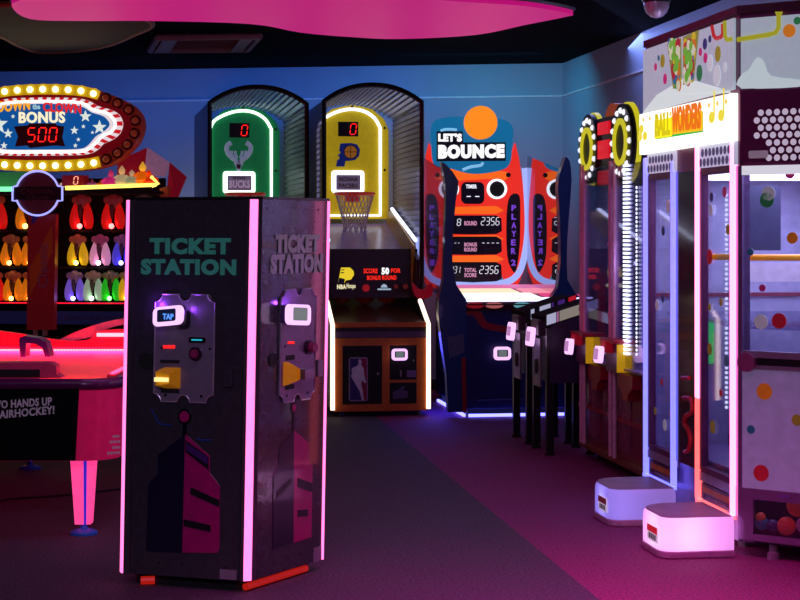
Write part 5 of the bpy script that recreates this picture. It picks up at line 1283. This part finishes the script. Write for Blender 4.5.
# interior
IN = M('interior_lavender', (168, 165, 190), 0.4)
def wallp(p, q_, z0, z1, nm, mt, th=.02):
    pl = Pl(p, q_ - p); MB().ob(pl, 0, (q_ - p).length, z0, z1, -th, 0).build(nm, mt, bal); return pl
pF = wallp(Af + R * .05 + uA * .03, D_ - R * .05 + uA * .03, zz(487), zz(166), 'back_panel', IN)
pD = wallp(D_ - R * .06, C_ - R * .06, zz(487), zz(166), 'inner_side_panel', IN)
PINT = Pl(A + R * .75 - uA * .62, R + uA * -.0)
MB().plan([(p.x, p.y) for p in (A - uA * .3 + R * .1, B_ - eN * .15 + R * .1, C_ - uA * .1 - R * .1, D_ - R * .15 + uA * .2, Af + uA * .2 + R * .1)], .34, .36).build('inner_floor', M('inner_floor_violet', (150, 130, 170), 0.3), bal)
MB().plan([(p.x, p.y) for p in (A - uA * .05 + R * .06, B_ - eN * .1 + R * .1, C_ - uA * .1 - R * .1, D_ - R * .15 + uA * .2, Af + uA * .1 + R * .1)], 1.08, 1.10).build('inner_shelf', glass('shelf_acrylic', (225, 220, 235), .12), bal)
# yellow pipe crossing the case
zp = zz(258)
MB().cyl(V((A.x + .10, A.y + .18, zp)) , V((A.x + 1.0, A.y + .02, zp)), .016, n=14).build('yellow_pipe', M('pipe_yellow', (235, 175, 30), 0.35, em=(190, 120, 10), es=.35), bal, 'yellow pipe across the case')
MB().cyl(V((A.x + .10, A.y + .18, zp)), V((A.x - .04, A.y + .40, zp)), .016, n=14).build('yellow_pipe', M('pipe_yellow', (235, 175, 30), 0.35, em=(190, 120, 10), es=.35), bal)
pI = Pl(A + R * .14 - uA * .5, R)
MB().ob(pI, .0, .9, zp - .13, zp - .03, -.01, 0).build('pale_beam', M('beam_pale', (205, 195, 205), 0.4), bal)
MB().ob(pI, .05, .075, .4, 1.8, 0, .03).build('white_tube', E('inner_tube', (215, 215, 240), .8), bal)
MB().ob(pI, .09, .27, zp + .03, zp + .36, -.03, -.01).build('dark_inner_panel', M('inner_dark', (58, 58, 84), 0.3), bal)
m = MB()
for k in range(44): m.disc(pF, .42, .55 + k * .028, .009, .0, .005, 8)
for k in range(44): m.disc(pF, .12, .55 + k * .028, .009, .0, .005, 8)
m.build('light_dots', LD, bal)
MB().ob(pF, .0, 1.0, 1.18, 1.2, .0, .02).build('inner_light', E('inner_red_light', (150, 60, 100), .6), bal)
MB().ob(pF, .3, .34, .8, 1.05, .0, .02).build('inner_light', E('inner_green_light', (60, 220, 120), .9), bal)
MB().ob(pD, .4, .43, .5, 1.1, .0, .02).build('inner_light', E('inner_green_light', (60, 220, 120), .9), bal)
MB().plan([(p.x, p.y) for p in (A - uA * .15 + R * .12, B_ - eN * .2 + R * .1, C_ - uA * .2 - R * .15, D_ - R * .25 + uA * .3, Af + uA * .25 + R * .15)], zz(166) - .03, zz(166) - .015).build('case_glow', E('case_glow', (225, 210, 255), 15.0), bal, 'lamp panel in the case roof')
# loose play balls behind the low window
balls = [(757, 525, (44, 84, 120), 'teal-blue patterned ball at the left end of the low window', .032), (756.5, 518.5, (206, 84, 40), 'small orange ball on top of the teal-blue ball', .024), (780.5, 528, (225, 64, 40), 'orange-red patterned ball at the middle of the low window', .044), (791, 508, (225, 60, 130), 'bright pink ball at the top of the low window', .05), (799.5, 527, (170, 90, 140), 'mauve and white patterned ball at the right of the low window', .042), (768, 527, (36, 34, 80), 'dark navy ball between the teal and orange ones', .03)]
for x, y, c, lab, r in balls:
    a_, b_ = pE2.pix(x, y); b_ = max(b_, zz(541) + .012 + r) if 'top' not in lab else b_; p = pE2.pt(a_, b_, -.022 - r)
    o = rebase(MB().sph(p, r, u=20, v=14).build('play_ball', M('play_ball_%d' % c[0], c, 0.4, em=c, es=.10), None, smooth=True), p)
    tag(o, lab, 'ball', 'patterned balls in the low window')
    m = MB(); pn_ = pE2
    for i in range(-2, 3):
        for j in range(-2, 3):
            if i * i + j * j <= 5:
                d_ = (pn_.n * 1.0 + pn_.u * (.36 * i) + V((0, 0, .36 * j))).normalized()
                m.sph(p + d_ * r * .97, r * .09, u=6, v=4)
    _W[o.name] = Matrix.Translation(p)
    m.build('pattern_spot', M('spot_%d' % c[0], tuple(min(255, int(x_ * .6 + 80)) for x_ in c), 0.5), o)
# glowing steps
def shellmat(name, c, es):
    m = bpy.data.materials.new(name); m.use_nodes = True; nt = m.node_tree; nt.nodes.clear()
    out = nt.nodes.new('ShaderNodeOutputMaterial'); df = nt.nodes.new('ShaderNodeBsdfDiffuse'); tr = nt.nodes.new('ShaderNodeBsdfTranslucent')
    em = nt.nodes.new('ShaderNodeEmission'); mx = nt.nodes.new('ShaderNodeMixShader'); ad = nt.nodes.new('ShaderNodeAddShader')
    df.inputs['Color'].default_value = (.8, .74, .8, 1); tr.inputs['Color'].default_value = (.85, .8, .85, 1)
    em.inputs['Color'].default_value = col(c); em.inputs['Strength'].default_value = es * .4
    mx.inputs['Fac'].default_value = .55
    nt.links.new(df.outputs[0], mx.inputs[1]); nt.links.new(tr.outputs[0], mx.inputs[2]); nt.links.new(mx.outputs[0], ad.inputs[0]); nt.links.new(em.outputs[0], ad.inputs[1])
    nt.links.new(ad.outputs[0], out.inputs['Surface'])
    return m
def inner_lamp(loc, c, pw):
    l = bpy.data.lights.new('step_lamp', 'POINT'); l.color = col(c)[:3]; l.energy = pw; l.shadow_soft_size = .05
    o = bpy.data.objects.new('step_lamp', l); C.objects.link(o); o.location = loc
def step(label, da, body_c, es, lab_c):
    o0 = pS2.pt(LB + da, 0, .16)
    root = thing('glowing_step', label, 'step', (o0.x - .0, o0.y, 0), math.atan2(uA.y, uA.x), 'glowing steps of the ball machine')
    a_ = LB + da
    def outl(g): # D shape, flat side on the machine
        p = [(a_ + .03, .03), (a_ + .03, .33)] + [(a_ - .04 + .07 * math.cos(t), .33 + .075 * math.sin(t)) for t in [PI / 2 * i / 6 for i in range(1, 7)]]
        p += [(a_ - .24, .405)] + [(a_ - .26 + .16 * math.cos(t), .22 + .185 * math.sin(t)) for t in [PI / 2 + PI / 2 * i / 6 for i in range(0, 7)]] + [(a_ - .42, .03)]
        ca, chh = a_ - .19, .2
        return [(ca + (x - ca) * g, max(.03, (chh + (h - chh) * g) * .95)) for x, h in p]
    def lv(g, z): return [pS2.pt(x, z, h) for x, h in outl(g)]
    MB().loft([lv(1.0, .0), lv(1.02, .006), lv(1.02, .03), lv(1.0, .035)]).build('skirt', M('step_skirt', (190, 150, 180), 0.45), root)
    MB().loft([lv(1.0, .035), lv(1.0, .155), lv(.985, .178), lv(.95, .192)]).build('shell', shellmat('step_shell_%d' % int(body_c[0]), body_c, es), root, 'glowing white plastic shell', True)
    MB().loft([lv(.95, .192), lv(.93, .197)]).build('tread', M('step_tread', (150, 138, 150), 0.5), root, 'grey top')
    q_ = Pl(pS2.pt(a_ - .12, .055, .375), pS2.u)
    MB().rr(q_, -.06, .10, .01, .085, .012, .018, .008).build('sticker', M('brightened_sticker', (225, 222, 230), 0.5, em=(190, 180, 200), es=.6), root, 'white warning sticker')  # plain printed sticker and band, emission added to brighten them
    MB().ob(q_, -.058, .098, .052, .083, .018, .02).build('sticker_band', M('sticker_band_%d' % lab_c[0], lab_c, 0.5, em=lab_c, es=.6), root)
    m = MB()
    for k in range(4): m.ob(q_, -.03 + k * .03, -.012 + k * .03, .02, .045, .018, .02)
    m.build('sticker_print', M('sticker_grey', (110, 110, 120), 0.5), root)
inner_lamp(pS2.pt(LB - .13, .10, .24), (255, 190, 250), 2.6)
inner_lamp(pS2.pt(LB - 1.05, .10, .33), (130, 130, 255), 1.1)
step('low glowing pink step, the nearer one, in front of the pink light column', 0.0, (225, 125, 238), .8, (200, 30, 50))
step('low bluish glowing step, the farther one, partly behind the pink step', -.90, (150, 128, 235), .62, (90, 20, 40))

# ---- cable on the floor below the hockey table
cb = [fl(x, y, .006) for x, y in smoothpts([(-20, 505), (10, 499), (40, 497), (75, 494), (110, 490), (135, 487)], 4, False)]
o = rebase(MB().tube(cb, .006, n=6).build('power_cable', BLACKM, None, smooth=True), cb[8])
tag(o, 'black cable lying on the floor beneath the air hockey table', 'cable')

# ================================================================= light
def area(name, loc, aim, sx_, sy_, c, pw, spread=180):
    l = bpy.data.lights.new(name, 'AREA'); l.shape = 'RECTANGLE'; l.size = sx_; l.size_y = sy_; l.color = col(c)[:3]; l.energy = pw
    l.spread = math.radians(spread)
    o = bpy.data.objects.new(name, l); C.objects.link(o); o.location = loc
    o.rotation_euler = (V(aim) - V(loc)).to_track_quat('-Z', 'Y').to_euler(); return o
area('wall_wash_blue', (-2.2, 16.2, 3.12), (-2.2, 17.5, 1.4), 4.6, .15, (40, 104, 225), 18)
area('wall_wash_teal', (.65, 15.6, 3.12), (.8, 16.9, 1.3), 1.2, .15, (60, 165, 205), 15)
area('wall_wash_violet', (1.6, 13.2, 3.12), (2.5, 12.9, 1.0), 3.0, .2, (125, 140, 220), 18)
area('pale_wash', (-2.05, 16.4, 1.1), (-2.15, 17.4, 1.7), .5, .3, (215, 205, 235), 7)
area('plum_fill', (.2, 8.6, 3.12), (.4, 8.6, 0), 2.5, 4.0, (190, 120, 205), 42)  # added overhead fill that shows the carpet
area('magenta_floor_lamp', (.8, 6.0, 3.1), (.85, 6.5, 0), 1.0, 1.0, (240, 50, 185), 40, 75)
area('front_fill', (-1.3, 2.6, 3.12), (-1.0, 7.5, .5), 2.0, 1.0, (200, 175, 225), 30, 90)  # added fill light that brightens the kiosk front
lamp('case_glow', pr_.pt(ra(625.5), 1.35, -.05), (200, 190, 255), 5, .012)  # added point light hidden behind the ladder, brightens the twin machine's case
area('floor_glow_blue', (.36, 14.7, .5), (.3, 14.3, 0), .3, .6, (60, 60, 255), 7)
area('far_rail_fill', (xm, yb - .03, .80), (xm, aY + .6, .74), 1.1, .05, (255, 24, 70), 9)  # added area light boosting the red glow of the far strip
area('near_rail_fill', (xm, aY + .35, .84), (xm, yb, .80), 1.1, .05, (255, 24, 70), 9)  # added area light throwing red onto the far end wall
w = bpy.data.worlds.new('dim_room'); bpy.context.scene.world = w; w.use_nodes = True
w.node_tree.nodes['Background'].inputs['Color'].default_value = (0.10, 0.06, 0.14, 1)
w.node_tree.nodes['Background'].inputs['Strength'].default_value = 0.04

# ================================================================= camera, colour
cam = bpy.data.cameras.new('camera'); cam.sensor_width = 36.0; cam.lens = F * 36.0 / 800.0
cam.shift_y = -(300.0 - HY) / 800.0; cam.clip_end = 100
co = bpy.data.objects.new('camera', cam); C.objects.link(co); co.location = CAM; co.rotation_euler = (PI / 2, 0, 0)
bpy.context.scene.camera = co
sc_ = bpy.context.scene
sc_.view_settings.view_transform = 'Standard'; sc_.view_settings.look = 'None'; sc_.view_settings.gamma = 1.0; sc_.view_settings.exposure = 0.0
sc_.view_settings.use_curve_mapping = False
